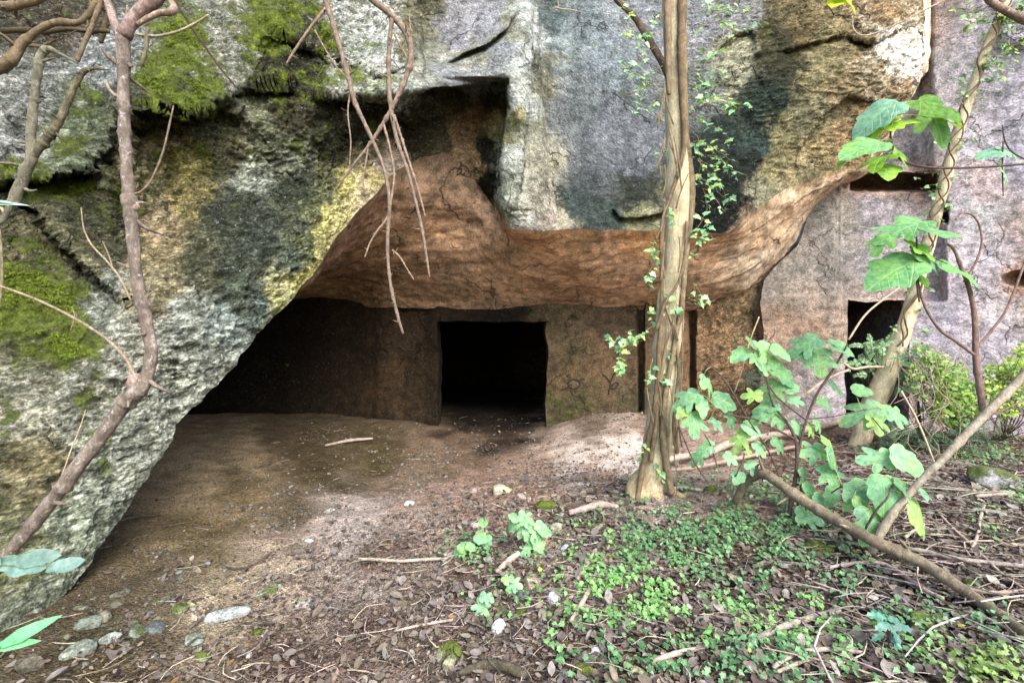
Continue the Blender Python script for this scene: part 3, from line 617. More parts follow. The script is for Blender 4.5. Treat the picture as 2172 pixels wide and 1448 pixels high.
gcol = idw(gq + jg, GCOL[:, :2], GCOL[:, 2:], 4, 22)
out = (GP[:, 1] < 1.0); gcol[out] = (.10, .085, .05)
t = NT('earth', 0.95, 0.1)
c = t.attr('col', True)
c = t.mix(1.0, c, t.ramp(t.noise(5, 9, 0.75), [(0.36, (.6, .6, .57)), (0.64, (1.34, 1.33, 1.31))]), 'MULTIPLY')
c = t.mix(1.0, c, t.ramp(t.noise(48, 7, 0.82), [(0.38, (.36, .35, .33)), (0.5, (.95, .95, .95)), (0.63, (1.75, 1.72, 1.68))]), 'MULTIPLY')
v = t.voro(75, out='Color'); vd = t.voro(75)
c = t.mix(t.math('MULTIPLY', t.step(vd, .42, .3), t.step(t.noise(9, 4), .5, .62)), c, t.mix(.6, c, v, 'SOFT_LIGHT'))
h = t.math('ADD', t.math('MULTIPLY', t.noise(24, 8, .75), .8), t.math('MULTIPLY', vd, -.5))
M_EARTH = t.done(c, t.bump(h, 1.0, .045))
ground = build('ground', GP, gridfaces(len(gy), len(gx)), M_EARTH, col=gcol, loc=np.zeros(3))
tag(ground, 'bare trodden earth and leaf mould sloping into the cave', 'ground', kind='structure')

# ================================================================== LIGHT, SKY, CAMERA
SUN_EL, SUN_AZ, SUN_E, SKY_E, EXPO = 42.0, 26.0, 1.5, 0.14, 2.22
world = bpy.data.worlds.new('World'); scene.world = world; world.use_nodes = True
wn = world.node_tree; bg = wn.nodes['Background']
sky = wn.nodes.new('ShaderNodeTexSky'); sky.sky_type = 'NISHITA'; sky.sun_disc = False
sky.sun_elevation = math.radians(SUN_EL); sky.sun_rotation = math.radians(180 - SUN_AZ)
sky.air_density = 1.0; sky.dust_density = 1.5; sky.ozone_density = 0.6
wn.links.new(sky.outputs[0], bg.inputs['Color']); bg.inputs['Strength'].default_value = SKY_E
sl = bpy.data.lights.new('sun', 'SUN'); sl.energy = SUN_E; sl.angle = math.radians(38); sl.color = (1.0, 0.98, 0.95)
so = bpy.data.objects.new('sun', sl); link(so)
el, az = math.radians(SUN_EL), math.radians(SUN_AZ)
tosun = Vector((math.cos(el) * math.sin(az), -math.cos(el) * math.cos(az), math.sin(el)))   # high, over the viewer's right shoulder
so.rotation_euler = (-tosun).to_track_quat('-Z', 'Y').to_euler(); so.location = tosun * 20
cam = bpy.data.cameras.new('camera'); cam.sensor_width = 36; cam.lens = 36 * FPX / 2172; cam.clip_start = 0.05; cam.clip_end = 500
co = bpy.data.objects.new('camera', cam); co.location = (0, 0, EYE); co.rotation_euler = (math.radians(90), 0, 0); link(co)
scene.camera = co
scene.view_settings.view_transform = 'Standard'; scene.view_settings.look = 'None'; scene.view_settings.gamma = 1.0; scene.view_settings.exposure = EXPO
scene.cycles.use_denoising = True
scene.cycles.max_bounces = 8; scene.cycles.diffuse_bounces = 5
# ================================================================== MATERIALS OF LIVING AND LOOSE THINGS
def bark_material(name, c0, c1, c2, sc=1.0, moss=0.0, stretch=0.22, bump=0.012, spots=0.0):
    t = NT(name, 0.88, 0.2)
    v = t.mapped((1, 1, stretch))
    n = t.noise(16 * sc, 8, .72, vec=v); n2 = t.noise(5 * sc, 6, .7); n3 = t.noise(85 * sc, 4, .7, vec=t.mapped((1, 1, .5)))
    c = t.ramp(n, [(.28, c0), (.5, c1), (.74, c2)])
    c = t.mix(1.0, c, t.ramp(n2, [(.3, (.62, .62, .60)), (.7, (1.28, 1.26, 1.2))]), 'MULTIPLY')
    c = t.mix(1.0, c, t.ramp(n3, [(.3, (.66, .64, .62)), (.7, (1.25, 1.25, 1.25))]), 'MULTIPLY')
    if spots:
        s_ = t.step(t.noise(26 * sc, 4, .7), .60, .68); c = t.mix(t.math('MULTIPLY', s_, spots), c, (.50, .46, .40))
    if moss:
        m = t.step(t.noise(6 * sc, 6, .75), .56, .70); c = t.mix(t.math('MULTIPLY', m, moss), c, (.10, .115, .03))
    c = t.mix(1.0, c, t.attr('col', True), 'MULTIPLY')
    return t.done(c, t.bump(t.math('ADD', n, t.math('MULTIPLY', n3, .4)), .9, bump))
M_BARK_PALE = bark_material('pale_bark', (.25,.195,.11), (.42,.355,.23), (.54,.475,.335), 1.0, .3)
M_BARK_BROWN = bark_material('brown_bark', (.07,.052,.043), (.155,.122,.10), (.36,.31,.27), 1.6, .22, .5, .014, .6)
M_BARK_GREY = bark_material('grey_bark', (.10,.085,.06), (.24,.20,.15), (.38,.34,.27), 1.5, .4, .4, .008, .3)
M_BARK_MOSSY = bark_material('mossy_bark', (.05,.047,.03), (.13,.12,.085), (.24,.22,.17), 2.0, .55, .6, .014, .3)
M_TWIG = bark_material('twig', (.08,.062,.05), (.18,.148,.12), (.31,.27,.23), 4.0, .12, .6, .006, .35)
M_TWIG_DARK = bark_material('dark_twig', (.03,.02,.018), (.075,.05,.042), (.15,.11,.095), 4.0, 0, .6, .002)
M_STICK = bark_material('dead_stick', (.15,.115,.095), (.33,.27,.225), (.50,.43,.37), 3.0, .12, .6, .003)
M_ROOT = bark_material('root', (.10,.075,.05), (.20,.16,.11), (.30,.25,.19), 2.0, .3, .6, .014, .2)

def leaf_material(name, rough=.5, trans=.35, spec=.35, veins=False, sat=1.0):
    t = NT(name, rough, spec); c = t.attr('col', True)
    c = t.mix(1.0, c, t.ramp(t.noise(40, 4, .7), [(.36, (.68, .7, .66)), (.64, (1.3, 1.26, 1.2))]), 'MULTIPLY')
    if veins:
        c = t.mix(1.0, c, t.ramp(t.noise(9, 5, .7), [(.36, (.72, .78, .95)), (.5, (1, 1, 1)), (.64, (1.15, 1.07, .72))]), 'MULTIPLY')
        c = t.mix(t.math('MULTIPLY', t.step(t.noise(22, 5, .7), .63, .70), .7), c, (.24, .17, .06))
        uvn = t.n('ShaderNodeUVMap', uv_map='leaf'); sp = t.n('ShaderNodeSeparateXYZ'); t.l(uvn.outputs[0], sp.inputs[0])
        ax = t.math('ABSOLUTE', sp.outputs[0]); y = sp.outputs[1]
        mid = t.step(ax, .022, .006)
        d1 = t.math('ABSOLUTE', t.math('SUBTRACT', y, t.math('ADD', .06, t.math('MULTIPLY', ax, 1.15))))
        v1 = t.math('MULTIPLY', t.step(d1, .024, .006), t.step(ax, .5, .42))
        d2 = t.math('ABSOLUTE', t.math('SUBTRACT', t.math('FRACT', t.math('MULTIPLY', t.math('SUBTRACT', y, t.math('MULTIPLY', ax, .75)), 6.0)), .5))
        v2 = t.math('MULTIPLY', t.step(d2, .11, .03), .45)
        d3 = t.math('ABSOLUTE', t.math('SUBTRACT', y, t.math('MULTIPLY', ax, .15)))
        v3 = t.step(d3, .02, .005)
        vv = t.math('MAXIMUM', t.math('MAXIMUM', mid, v1), t.math('MAXIMUM', v2, v3))
        c = t.mix(t.math('MULTIPLY', vv, .75), c, t.mix(.5, c, (.42, .55, .30)))
        nrm = t.bump(t.math('SUBTRACT', t.noise(30, 3), vv), .6, .004); t.l(nrm, t.b.inputs['Normal'])
    t.put(t.b.inputs['Base Color'], c)
    if trans:
        tr = t.n('ShaderNodeBsdfTranslucent'); t.l(t.mix(1.0, c, (1.25, 1.3, .55), 'MULTIPLY'), tr.inputs[0])
        mx = t.n('ShaderNodeMixShader'); mx.inputs[0].default_value = trans
        t.l(t.b.outputs[0], mx.inputs[1]); t.l(tr.outputs[0], mx.inputs[2]); t.l(mx.outputs[0], t.out.inputs[0])
    return t.m
M_FIG = leaf_material('fig_leaf', .55, .33, .3, True)
M_IVY = leaf_material('ivy_leaf', .38, .2, .45)
M_SMALL = leaf_material('small_leaf', .5, .3, .3)
M_DEAD = leaf_material('dead_leaf', .8, .1, .15)
M_MOSSB = leaf_material('moss_blade', .9, .25, .1)
M_STONE = rock_material('loose_stone', 0, .8)

# ------------------------------------------------------------------ leaf shapes (base at the origin, tip along +y, length 1)
def fan(outline, cy, rings=(.55, 1.0)):
    o = np.array(outline, float); V = [np.array([[0, cy]])]; n = len(o); F3 = []; 
    for r in rings: V.append(np.array([0, cy]) + (o - [0, cy]) * r)
    V = np.vstack(V)
    for i in range(n): 
        j = (i + 1) % n; F3.append((0, 1 + i, 1 + j))
        for k in range(len(rings) - 1):
            a, b = 1 + k * n, 1 + (k + 1) * n
            F3 += [(a + i, b + i, b + j), (a + i, b + j, a + j)]
    return V, np.array(F3)
def mirror(right): return right + [(-x, y) for x, y in right[::-1] if abs(x) > 1e-6]
FIG_O = mirror([(0,-.01),(.10,-.075),(.22,-.07),(.33,.0),(.40,.10),(.41,.20),(.33,.29),(.25,.335),(.33,.39),(.43,.46),(.51,.56),(.52,.66),(.46,.70),(.37,.69),(.27,.645),(.19,.60),(.19,.70),(.215,.80),(.17,.90),(.09,.97),(0,1.0)])
FIG_O2 = mirror([(0,.0),(.14,-.05),(.30,.02),(.40,.14),(.42,.27),(.38,.36),(.42,.46),(.44,.58),(.38,.66),(.30,.68),(.27,.76),(.20,.88),(.10,.96),(0,1.0)])
IVY_O = mirror([(0,.04),(.20,-.06),(.34,.02),(.30,.20),(.50,.36),(.30,.50),(.20,.66),(.10,.88),(0,1.0)])
OVAL_O = mirror([(0,0),(.16,.12),(.27,.35),(.27,.6),(.16,.86),(0,1.0)])
LONG_O = mirror([(0,0),(.07,.15),(.11,.4),(.10,.65),(.05,.88),(0,1.0)])
LIT_O = [(0,0),(.22,.22),(.30,.52),(.17,.83),(0,1.0),(-.17,.83),(-.30,.52),(-.22,.22)]
class Leaves:
    def __init__(s, outline, cy=.42, rings=(.55, 1.0)):
        s.T, s.F = fan(outline, cy, rings); s.P, s.N, s.D, s.S, s.C, s.B = [], [], [], [], [], []
    def add(s, p, nrm, tip, size, col, bend=.25):
        s.P.append(p); s.N.append(nrm); s.D.append(tip); s.S.append(size); s.C.append(col); s.B.append(bend)
    def many(s, p, nrm, tip, size, col, bend):
        for a, b in zip((s.P, s.N, s.D, s.S, s.C, s.B), (p, nrm, tip, size, col, bend)): a.extend(list(b))
    def arrays(s, seed=0):
        r = np.random.default_rng(seed)
        P, N, D, S, C, B = (np.array(a, float) for a in (s.P, s.N, s.D, s.S, s.C, s.B)); n = len(P)
        N /= np.linalg.norm(N, axis=1, keepdims=True); D = D - N * (N * D).sum(1, keepdims=True); D /= np.maximum(np.linalg.norm(D, axis=1, keepdims=True), 1e-6)
        X = np.cross(D, N); t = s.T; k = len(t)
        fold = r.uniform(.05, .45, n); wav = r.uniform(-1, 1, (n, 2))
        z = (-B[:, None] * (t[None, :, 1] ** 2) + fold[:, None] * np.abs(t[None, :, 0]) * .6 - B[:, None] * .9 * t[None, :, 0] ** 2
             + .05 * np.sin(9 * t[None, :, 1] + 6 * wav[:, :1]) * np.sign(t[None, :, 0]) * np.abs(t[None, :, 0]) * 2)
        wid = r.uniform(.85, 1.12, n)
        V = P[:, None] + S[:, None, None] * (X[:, None] * (t[None, :, 0] * wid[:, None])[..., None] + D[:, None] * t[None, :, 1, None] + N[:, None] * z[..., None])
        F = (s.F[None] + (np.arange(n) * k)[:, None, None]).reshape(-1, 3)
        return V.reshape(-1, 3), F, np.repeat(C, k, 0), np.tile(t, (n, 1))
    def build(s, name, mat, parent=None, seed=0, **kw):
        V, F, C, uv = s.arrays(seed); return build(name, V, F, mat, parent, col=C, uv=uv, **kw)
def U(a, b, n=None): return RNG.uniform(a, b, n)
def unit(v): v = np.asarray(v, float); return v / np.linalg.norm(v)
def jcol(c, j=.2): 
    c = np.array(c, float); return c * (1 + U(-j, j)) * (1 + U(-j * .4, j * .4, 3))
def imgdir(deg): a = math.radians(deg); return np.array([math.cos(a), 0, -math.sin(a)])   # 0 = right, 90 = down in the picture

from mathutils.bvhtree import BVHTree
def bvh_of(o):
    me = o.data; L = o.location
    return BVHTree.FromPolygons([v.co + L for v in me.vertices], [p.vertices[:] for p in me.polygons])
def on(b, px, py, off=0.0, default=6.0):
    d = Vector(W(px, py, 1.0)) - Vector((0, 0, EYE)); d.normalize()
    h = b.ray_cast(Vector((0, 0, EYE)), d)
    if h[0] is None: return W(px, py, default)
    return np.array(h[0]) - np.array(d) * off
B_CLIFF = bvh_of(cliff); B_INNER = bvh_of(inner)

# ================================================================== LEAF LITTER, GRAVEL, MOSS, IVY CARPET (uncountable: one object each)
def zone(q, L):
    r = np.zeros(len(q))
    for x, y, rx, ry, a in L: r = np.maximum(r, a * np.exp(-(np.abs((q[:, 0] - x) / rx) ** 3 + np.abs((q[:, 1] - y) / ry) ** 3)))
    return r
def scatter(n, dens, xr=(-3.4, 8.0), yr=(1.0, 8.8)):
    out = []; tot = 0
    while tot < n:
        y = yr[0] + (yr[1] - yr[0]) * U(0, 1, 60000) ** 1.5; x = U(*xr, 60000)
        z = gz(x, y); P = np.stack([x, y, z], 1)
        q = np.stack([x / y * FPX + CX, CY - (z - EYE) / y * FPX], 1)
        k = (U(0, 1, len(x)) < dens(q)) & (q[:, 0] > -60) & (q[:, 0] < 2700) & (q[:, 1] < 1520)
        out.append(np.hstack([P, q])[k]); tot += k.sum()
    return np.vstack(out)[:n]
LITZ = [(2450,1200,420,300,1),(1700,1330,900,200,1),(1950,1120,330,190,1),(1250,1180,260,130,.9),(900,1330,420,130,1),(700,1420,500,70,1),(820,1210,170,60,.75),(1150,1090,180,45,.55),(1320,1050,120,40,.7),(2000,980,250,60,.7),(1050,1160,200,80,.8),(600,1430,350,40,1),(450,1370,200,50,.35)]
def litd(q): return np.clip(zone(q, LITZ) * (.62 + .38 * smooth(fbm(np.stack([q[:, 0] / 70, q[:, 1] / 38, 0 * q[:, 0]], 1), 1, 3, seed=75), -.4, .1)) + .025, 0, 1)
A = scatter(54000, litd); n = len(A)
pal = np.array([(.36,.29,.215),(.33,.275,.25),(.235,.18,.145),(.16,.118,.098),(.09,.068,.06),(.52,.46,.40),(.28,.225,.205),(.44,.36,.28),(.42,.25,.10)])
pi = RNG.choice(len(pal), n, p=[.15,.17,.17,.15,.12,.09,.09,.05,.01])
lc = .44 * pal[pi] * U(.7, 1.3, (n, 1))
left = smooth(A[:, 3], 1050, 750)[:, None]; lc = lc * (1 - left) + lc * np.array([.86, .79, .75]) * left
S = np.where(U(0, 1, n) < .7, U(.014, .032, n), U(.03, .062, n)) * (1 - .3 * left[:, 0])
N = np.stack([U(-.55, .55, n), U(-.65, .45, n), np.ones(n)], 1); ang = U(0, 6.283, n)
D = np.stack([np.cos(ang), np.sin(ang), U(-.2, .35, n)], 1)
P = A[:, :3].copy(); P[:, 2] += U(.002, .024, n)
lit = Leaves(LIT_O, .5, (1.0,)); lit.many(P, N, D, S, lc, U(-.45, .55, n))
big = RNG.uniform(0, 1, 54000) < .025
lit2 = Leaves(OVAL_O, .45, (.55, 1.0)); m_ = int(big.sum())
lit2.many(P[big] + [0, 0, .008], N[big] * [1.0, 1.0, .9], D[big], U(.05, .09, m_), .36 * pal[RNG.choice([0, 1, 5, 7, 2], m_)] * U(.8, 1.35, (m_, 1)), U(-.5, .9, m_))
def lit_build():
    v1, f1, c1, u1 = lit.arrays(1); v2, f2, c2, u2 = lit2.arrays(2)
    return build('leaf_litter', np.vstack([v1, v2]), np.vstack([f1, f2 + len(v1)]), M_DEAD, col=np.vstack([c1, c2]), uv=np.vstack([u1, u2]))
tag(lit_build(), 'dry brown leaf litter covering the foreground earth', 'leaf litter', kind='stuff')

def rock_blob(n_lat=7, n_lon=10, seed=0, rough_=.25, flat=.65, sx=1.0, sy=.8, ang=.5):
    th = np.linspace(0, np.pi, n_lat); ph = np.linspace(0, 2 * np.pi, n_lon, endpoint=False)
    V = np.array([[0, 0, 1.0]] + [[math.sin(a) * math.cos(b), math.sin(a) * math.sin(b), math.cos(a)] for a in th[1:-1] for b in ph] + [[0, 0, -1.0]])
    r = 1 + rough_ * fbm(V + seed * 7.1, 1.3, 3, seed=seed)
    rr = np.random.default_rng(seed)
    V = V * r[:, None]
    for k in range(int(ang * 12)):                      # broken facets
        d = unit(rr.normal(size=3)); o = rr.uniform(.55, .85); pr = V @ d; V = V - d * np.maximum(0, pr - o)[:, None] * .85
    V = V * [sx, sy, flat]
    F4, F3 = [], []
    for i in range(n_lat - 3):
        for j in range(n_lon):
            a = 1 + i * n_lon; F4.append((a + j, a + n_lon + j, a + n_lon + (j + 1) % n_lon, a + (j + 1) % n_lon))
    e = len(V) - 1; b = 1 + (n_lat - 3) * n_lon
    for j in range(n_lon):
        F3.append((0, 1 + j, 1 + (j + 1) % n_lon)); F3.append((e, b + (j + 1) % n_lon, b + j))
    return V, np.array(F4), np.array(F3)
GRZ = [(1000,1000,350,60,.5),(700,1120,250,90,.7),(450,1200,230,110,.55),(900,1080,220,40,.8),(1200,985,180,30,.6),(350,1320,200,70,.9),(1200,1130,220,70,.8),(620,1250,150,60,.5),(1150,1280,160,110,.45),(1500,1300,500,150,.12),(1300,890,100,25,.5),(700,960,250,60,.25)]
A = scatter(11000, lambda q: zone(q, GRZ) * .8 * smooth(fbm(np.stack([q[:, 0] / 60, q[:, 1] / 30, 0 * q[:, 0]], 1), 1, 3, seed=79), -.25, .35) + .006); Vs, F4s, F3s, Cs, RG = [], [], [], [], []; off = 0
tmpl = [rock_blob(5, 6, s_, .3, .6, 1, .8, .6) for s_ in range(8)]
gp = np.array([(.46,.40,.33),(.38,.31,.24),(.28,.215,.165),(.54,.50,.45),(.22,.18,.13),(.34,.33,.26)])
for a in A:
    V, F4, F3 = tmpl[RNG.integers(8)]; s_ = .0025 + .019 * U(0, 1) ** 6 + .0045 * U(0, 1); th = U(0, 6.28); R = np.array([[math.cos(th), -math.sin(th), 0], [math.sin(th), math.cos(th), 0], [0, 0, 1]])
    Vs.append(V @ R.T * s_ + a[:3] + [0, 0, s_ * .25]); F4s.append(F4 + off); F3s.append(F3 + off); off += len(V); Cs.append(np.tile(gp[RNG.integers(6)] * U(.16, .46) * (.75 if a[3] < 420 else 1), (len(V), 1)))
V = np.vstack(Vs)
t = NT('gravel', .95, .1); c = t.mix(1.0, t.attr('col', True), t.ramp(t.noise(90, 4), [(.3, (.7,) * 3), (.7, (1.2,) * 3)]), 'MULTIPLY'); M_GRAVEL = t.done(c)
tag(build('gravel', V, [np.vstack(F4s), np.vstack(F3s)], M_GRAVEL, col=np.vstack(Cs), smooth_=False), 'small loose stone chips strewn over the cave floor', 'gravel', kind='stuff')

A = scatter(2600, lambda q: litd(q) * .6 + .02); tw = Acc()
for a in A:
    th = U(0, 6.28); L = U(.04, .22) if not (a[3] > 1750 and U(0, 1) < .4) else U(.2, .7); d = np.array([math.cos(th), math.sin(th), U(-.05, .12)]); m = a[:3] + [0, 0, U(.015, .045)]; r = U(.0012, .0032) * (1.0 if L < .25 else 1.7)
    b = np.array([-d[1], d[0], U(-.2, .4)]) * L * U(-.22, .22)
    tw.tube([m - d * L / 2, m + b, m + d * L / 2], [r, r, r * .6], sides=4, per=2, c=jcol((1, 1, 1), .4) * (1.0 if U(0, 1) < .6 else .45))
tag(tw.build('twig_litter', M_STICK), 'thin broken twigs scattered through the leaf litter', 'twig litter', kind='stuff')

IVZ = [(1340,1240,130,75,.9),(1480,1160,170,80,.62),(1610,1130,150,80,.5),(1300,1310,110,60,.55),(1440,1320,150,70,.55),(1380,1400,120,60,.4),(1560,1250,200,70,.3),(1640,1390,220,80,.35),(1830,1370,180,70,.35),(2080,1425,120,40,.5),(1500,1070,120,40,.35),(1230,1370,60,50,.3),(1080,1260,70,60,.18),(1300,1110,90,30,.2),(1000,1170,60,30,.3),(2000,1330,150,60,.15),(1420,1080,60,25,.5),(1750,1200,120,60,.25),(2140,1090,60,60,.25),(2080,960,120,25,.3)]
def ivd(q):
    p = np.stack([q[:, 0] / 45, q[:, 1] / 28, 0 * q[:, 0]], 1)
    return np.clip(zone(q, IVZ) * smooth(fbm(p, 1, 3, seed=71), -.35, .25) * 1.0, 0, 1)
A = scatter(5600, ivd); n = len(A)
br = smooth(fbm(A[:, :3], 2.2, 3, seed=73) + .35 * np.exp(-(((A[:, 3] - 1330) / 170) ** 2 + ((A[:, 4] - 1270) / 110) ** 2)), -.05, .4)[:, None]
lc = (np.array([.085, .18, .07]) * (1 - br) + np.array([.15, .30, .085]) * br) * U(.6, 1.35, (n, 1))
yl = U(0, 1, n) < .006; lc[yl] = np.array([.36, .38, .07])
yr_ = smooth(A[:, 3], 1900, 2080)[:, None] * smooth(A[:, 4], 1370, 1410)[:, None]; lc = lc * (1 - yr_) + np.array([.15, .22, .05]) * yr_ * U(.6, 1.3, (n, 1))
P = A[:, :3].copy(); P[:, 2] += U(.012, .06, n)
N = np.stack([U(-.5, .5, n), U(-.85, .15, n), np.ones(n)], 1); ang = U(0, 6.283, n)
ivy = Leaves(IVY_O, .36, (1.0,)); ivy.many(P, N, np.stack([np.cos(ang), np.sin(ang) - .3, U(-.3, .1, n)], 1), U(.014, .036, n), lc, U(.05, .4, n))
tag(ivy.build('ground_ivy', M_IVY), 'carpet of small green ivy leaves spreading over the litter', 'ground ivy', kind='stuff')

# moss tufts hanging from the shelves of the boulder
q0 = q; sel = np.where((fmoss > .5) & (q0[:, 1] > -30) & (q0[:, 0] > -60))[0]
nrm = gridnormals(FWd).reshape(-1, 3); fl_ = FWd.reshape(-1, 3)
if (nrm[sel] @ np.array([0, -1, .5])).mean() < 0: nrm = -nrm
mn = fbm(fl_[sel], 5.0, 4, seed=77); sel = sel[(mn + (fmoss[sel] - .6) * 1.5) > 0.02]
k = RNG.choice(sel, 32000); n = len(k); P = fl_[k] + nrm[k] * .004
D = nrm[k] * .55 + np.stack([U(-.5, .5, n), U(-.3, .3, n), U(-1.3, .15, n)], 1); N = nrm[k] + np.stack([U(-.6, .6, n), U(-.6, .2, n), U(.1, .9, n)], 1)
mc = np.array([.085, .115, .017]) * U(.3, 1.7, (n, 1)) * np.array([1, 1, 1]) + np.array([.05, .05, .0]) * (U(0, 1, (n, 1)) < .25)
mb = Leaves([(0,0),(.09,.3),(.06,.7),(0,1.0),(-.06,.7),(-.09,.3)], .5, (1.0,)); mb.many(P, N, D, U(.007, .026, n), mc, U(0, .5, n))
tag(mb.build('moss', M_MOSSB), 'bright green moss tufts hanging on the boulder shelves', 'moss', kind='stuff')

# ================================================================== STONES
def stone(px, py, hw, label, col, moss=0.0, flat=.6, sy=.8, ang=.5, seed=None, sink=.25, rot=None, rough_=.25, lift=0):
    P = hit(px, py); w = hw / FPX * P[1]; seed = seed if seed is not None else int(px * 7 + py) % 977
    V, F4, F3 = rock_blob(20, 28, seed, rough_, flat, 1, sy, ang); th = rot if rot is not None else (seed % 13) * .11 - .6
    R = np.array([[math.cos(th), -math.sin(th), 0], [math.sin(th), math.cos(th), 0], [0, 0, 1]])
    V = V @ R.T * w; V = V + P + [0, 0, w * flat * (1 - sink) * .55 + lift]
    V = V + (V - V.mean(0)) * .10 * fbm(V, 2.2 / w, 4, seed=seed)[:, None]
    up = smooth((V[:, 2] - V[:, 2].min()) / np.ptp(V[:, 2]), .3, .9)
    o = build('stone', V, [F4, F3], M_STONE, col=np.tile(np.array(col) * .66, (len(V), 1)), attrs=dict(moss=moss * up, rough=np.full(len(V), .25), chisel=0 * up))
    return tag(o, label, 'stone', 'loose stones on the ground')
STONES = [
 (1064,1046,27,'largest pale yellow stone at the edge of the path into the cave',(.60,.54,.36),0,.55,.8,.7),
 (868,1070,13,'white angular stone lying alone on the reddish path',(.66,.63,.60),0,.6,.8,.8),
 (1004,1043,9,'small pinkish stone just left of the large yellow stone',(.46,.37,.34),0,.7,.8,.6),
 (1174,1274,15,'round white cobble right of the tan and dark stones',(.68,.66,.66),0,.85,.9,.1),
 (1057,1337,17,'smooth white egg-shaped cobble among dead leaves in front',(.68,.67,.66),0,.95,.8,.1),
 (957,1405,34,'large moss-covered stone near the bottom edge of the photo',(.40,.38,.24),.62,.8,.85,.4),
 (1126,1242,19,'tan rounded stone resting on the dark grey stone',(.50,.42,.29),0,.75,.8,.4),
 (1112,1268,17,'dark grey blocky stone below the tan rounded stone',(.17,.17,.165),0,.8,.8,.7),
 (1066,1302,15,'half-mossy grey stone left of the small green stone',(.28,.28,.2),.5,.8,.8,.5),
 (1106,1306,14,'small fully green mossy stone beside the half-mossy one',(.2,.22,.1),.9,.8,.8,.5),
 (1264,1386,14,'bluish white stone half buried among ivy in front',(.58,.58,.62),0,.75,.8,.3),
 (1240,1430,22,'dark mossy stone at the bottom edge under the ivy',(.2,.2,.14),.6,.75,.8,.4),
 (1182,1124,17,'cream stone behind the fig seedling on the slope',(.56,.50,.39),0,.6,.8,.5),
 (1264,1174,10,'small tan cobble at the upper edge of the ivy carpet',(.52,.46,.34),0,.8,.8,.3),
 (1200,1166,11,'small blue-grey stone left of the tan cobble',(.48,.49,.51),0,.7,.8,.5),
 (1290,1190,13,'flat white stone right of the tan cobble',(.62,.60,.58),0,.5,.8,.7),
 (1264,1140,14,'dark flat stone on the slope below the ivy-wrapped tree',(.2,.2,.19),0,.5,.9,.6),
 (1160,1080,26,'mossy green mound of stone behind the fig seedling',(.2,.22,.1),.85,.5,.8,.3),
 (2098,1030,48,'grey boulder with a green mossy cap on the right slope',(.33,.32,.31),.52,.62,.85,.7),
 (2100,1093,36,'flat tan slab below the grey mossy boulder',(.46,.41,.33),.12,.3,.8,.6),
 (1490,1272,16,'pale pink stone amid the ivy carpet',(.58,.49,.46),0,.6,.8,.5),
 (482,1310,44,'long pale slab on the left beside the leaf litter',(.50,.52,.49),.12,.4,.42,.9),
 (428,1394,28,'flat yellow-green mossy stone at lower left',(.40,.43,.22),.4,.4,.55,.5),
 (642,1285,25,'thin greyish stone lying alone near the leaf litter edge',(.46,.48,.40),.1,.3,.5,.6),
 (384,1297,18,'olive rounded stone left of the small yellow one',(.30,.32,.16),.45,.7,.8,.3),
 (405,1288,13,'small yellow stone touching the olive rounded one',(.50,.46,.24),0,.7,.8,.4),
 (572,1256,28,'pale green flaky stone upslope from the thin greyish one',(.44,.46,.30),.35,.4,.7,.7),
 (412,1364,22,'grey-green stone above the flat mossy one',(.28,.31,.25),.2,.6,.8,.5),
 (188,1330,27,'largest grey stone of the rubble under the boulder',(.30,.32,.25),.15,.7,.8,.6),
 (170,1386,30,'low grey block in the dark at the foot of the boulder',(.33,.35,.28),.2,.6,.8,.5),
 (235,1362,20,'pale angular stone in the rubble under the boulder',(.42,.45,.38),0,.7,.8,.8),
 (222,1312,18,'brownish stone at the top of the rubble pile',(.30,.26,.19),0,.7,.8,.6),
 (330,1338,22,'dark bluish stone between the rubble and the litter',(.16,.18,.17),.1,.6,.8,.5),
 (290,1345,24,'greenish flat stone in the middle of the rubble',(.28,.31,.22),.3,.4,.8,.5),
 (545,1342,11,'tiny bright green mossy stone on the leaf litter',(.2,.25,.08),.9,.6,.8,.4),
 (60,1418,30,'dull brown stone in the bottom left corner',(.2,.17,.12),.1,.6,.8,.5),
 (700,1085,11,'whitish chip on the slope left of the path',(.60,.57,.53),0,.5,.8,.8),
 (655,1150,10,'small white angular chip among grey gravel',(.66,.64,.62),0,.6,.8,.8),
 (1010,1118,12,'cream pebble at the left of the grassy slope',(.52,.47,.40),0,.6,.8,.5),
 (955,1180,13,'pinkish flat stone near a low ivy sprig',(.48,.40,.37),0,.4,.8,.5),
 (1350,1430,20,'yellowish stone poking out of the ivy at the bottom',(.48,.45,.26),.3,.6,.8,.4),
 (1560,1298,13,'light brown stone right of the pale pink one',(.42,.36,.29),0,.6,.8,.5),
 (1738,1172,27,'mossy green lump under the arching fig stem',(.2,.2,.1),.85,.6,.8,.4),
 (1510,1048,17,'dark mossy stone at the left end of the arching stem',(.22,.21,.13),.55,.7,.8,.4),
 (2062,1245,20,'mossy stone behind the long arching stem at right',(.22,.22,.12),.7,.7,.8,.4),
 (1960,1330,42,'low mossy rock among holly and ivy at lower right',(.28,.29,.17),.5,.5,.7,.4),
]
for k in range(18):
    x_, y_ = 120 + 210 * U(0, 1), 1250 + 150 * U(0, 1)
    x_ = x_ + (1400 - y_) * .25; stone(x_, y_, U(7, 15), 'small dull stone among the rubble heaped under the foot of the boulder', np.array((.30, .28, .2)) * U(.5, 1.0), moss=U(0, .35), flat=U(.5, .8), seed=200 + k)
for s_ in STONES: stone(*s_[:5], moss=s_[5], flat=s_[6], sy=s_[7], ang=s_[8])

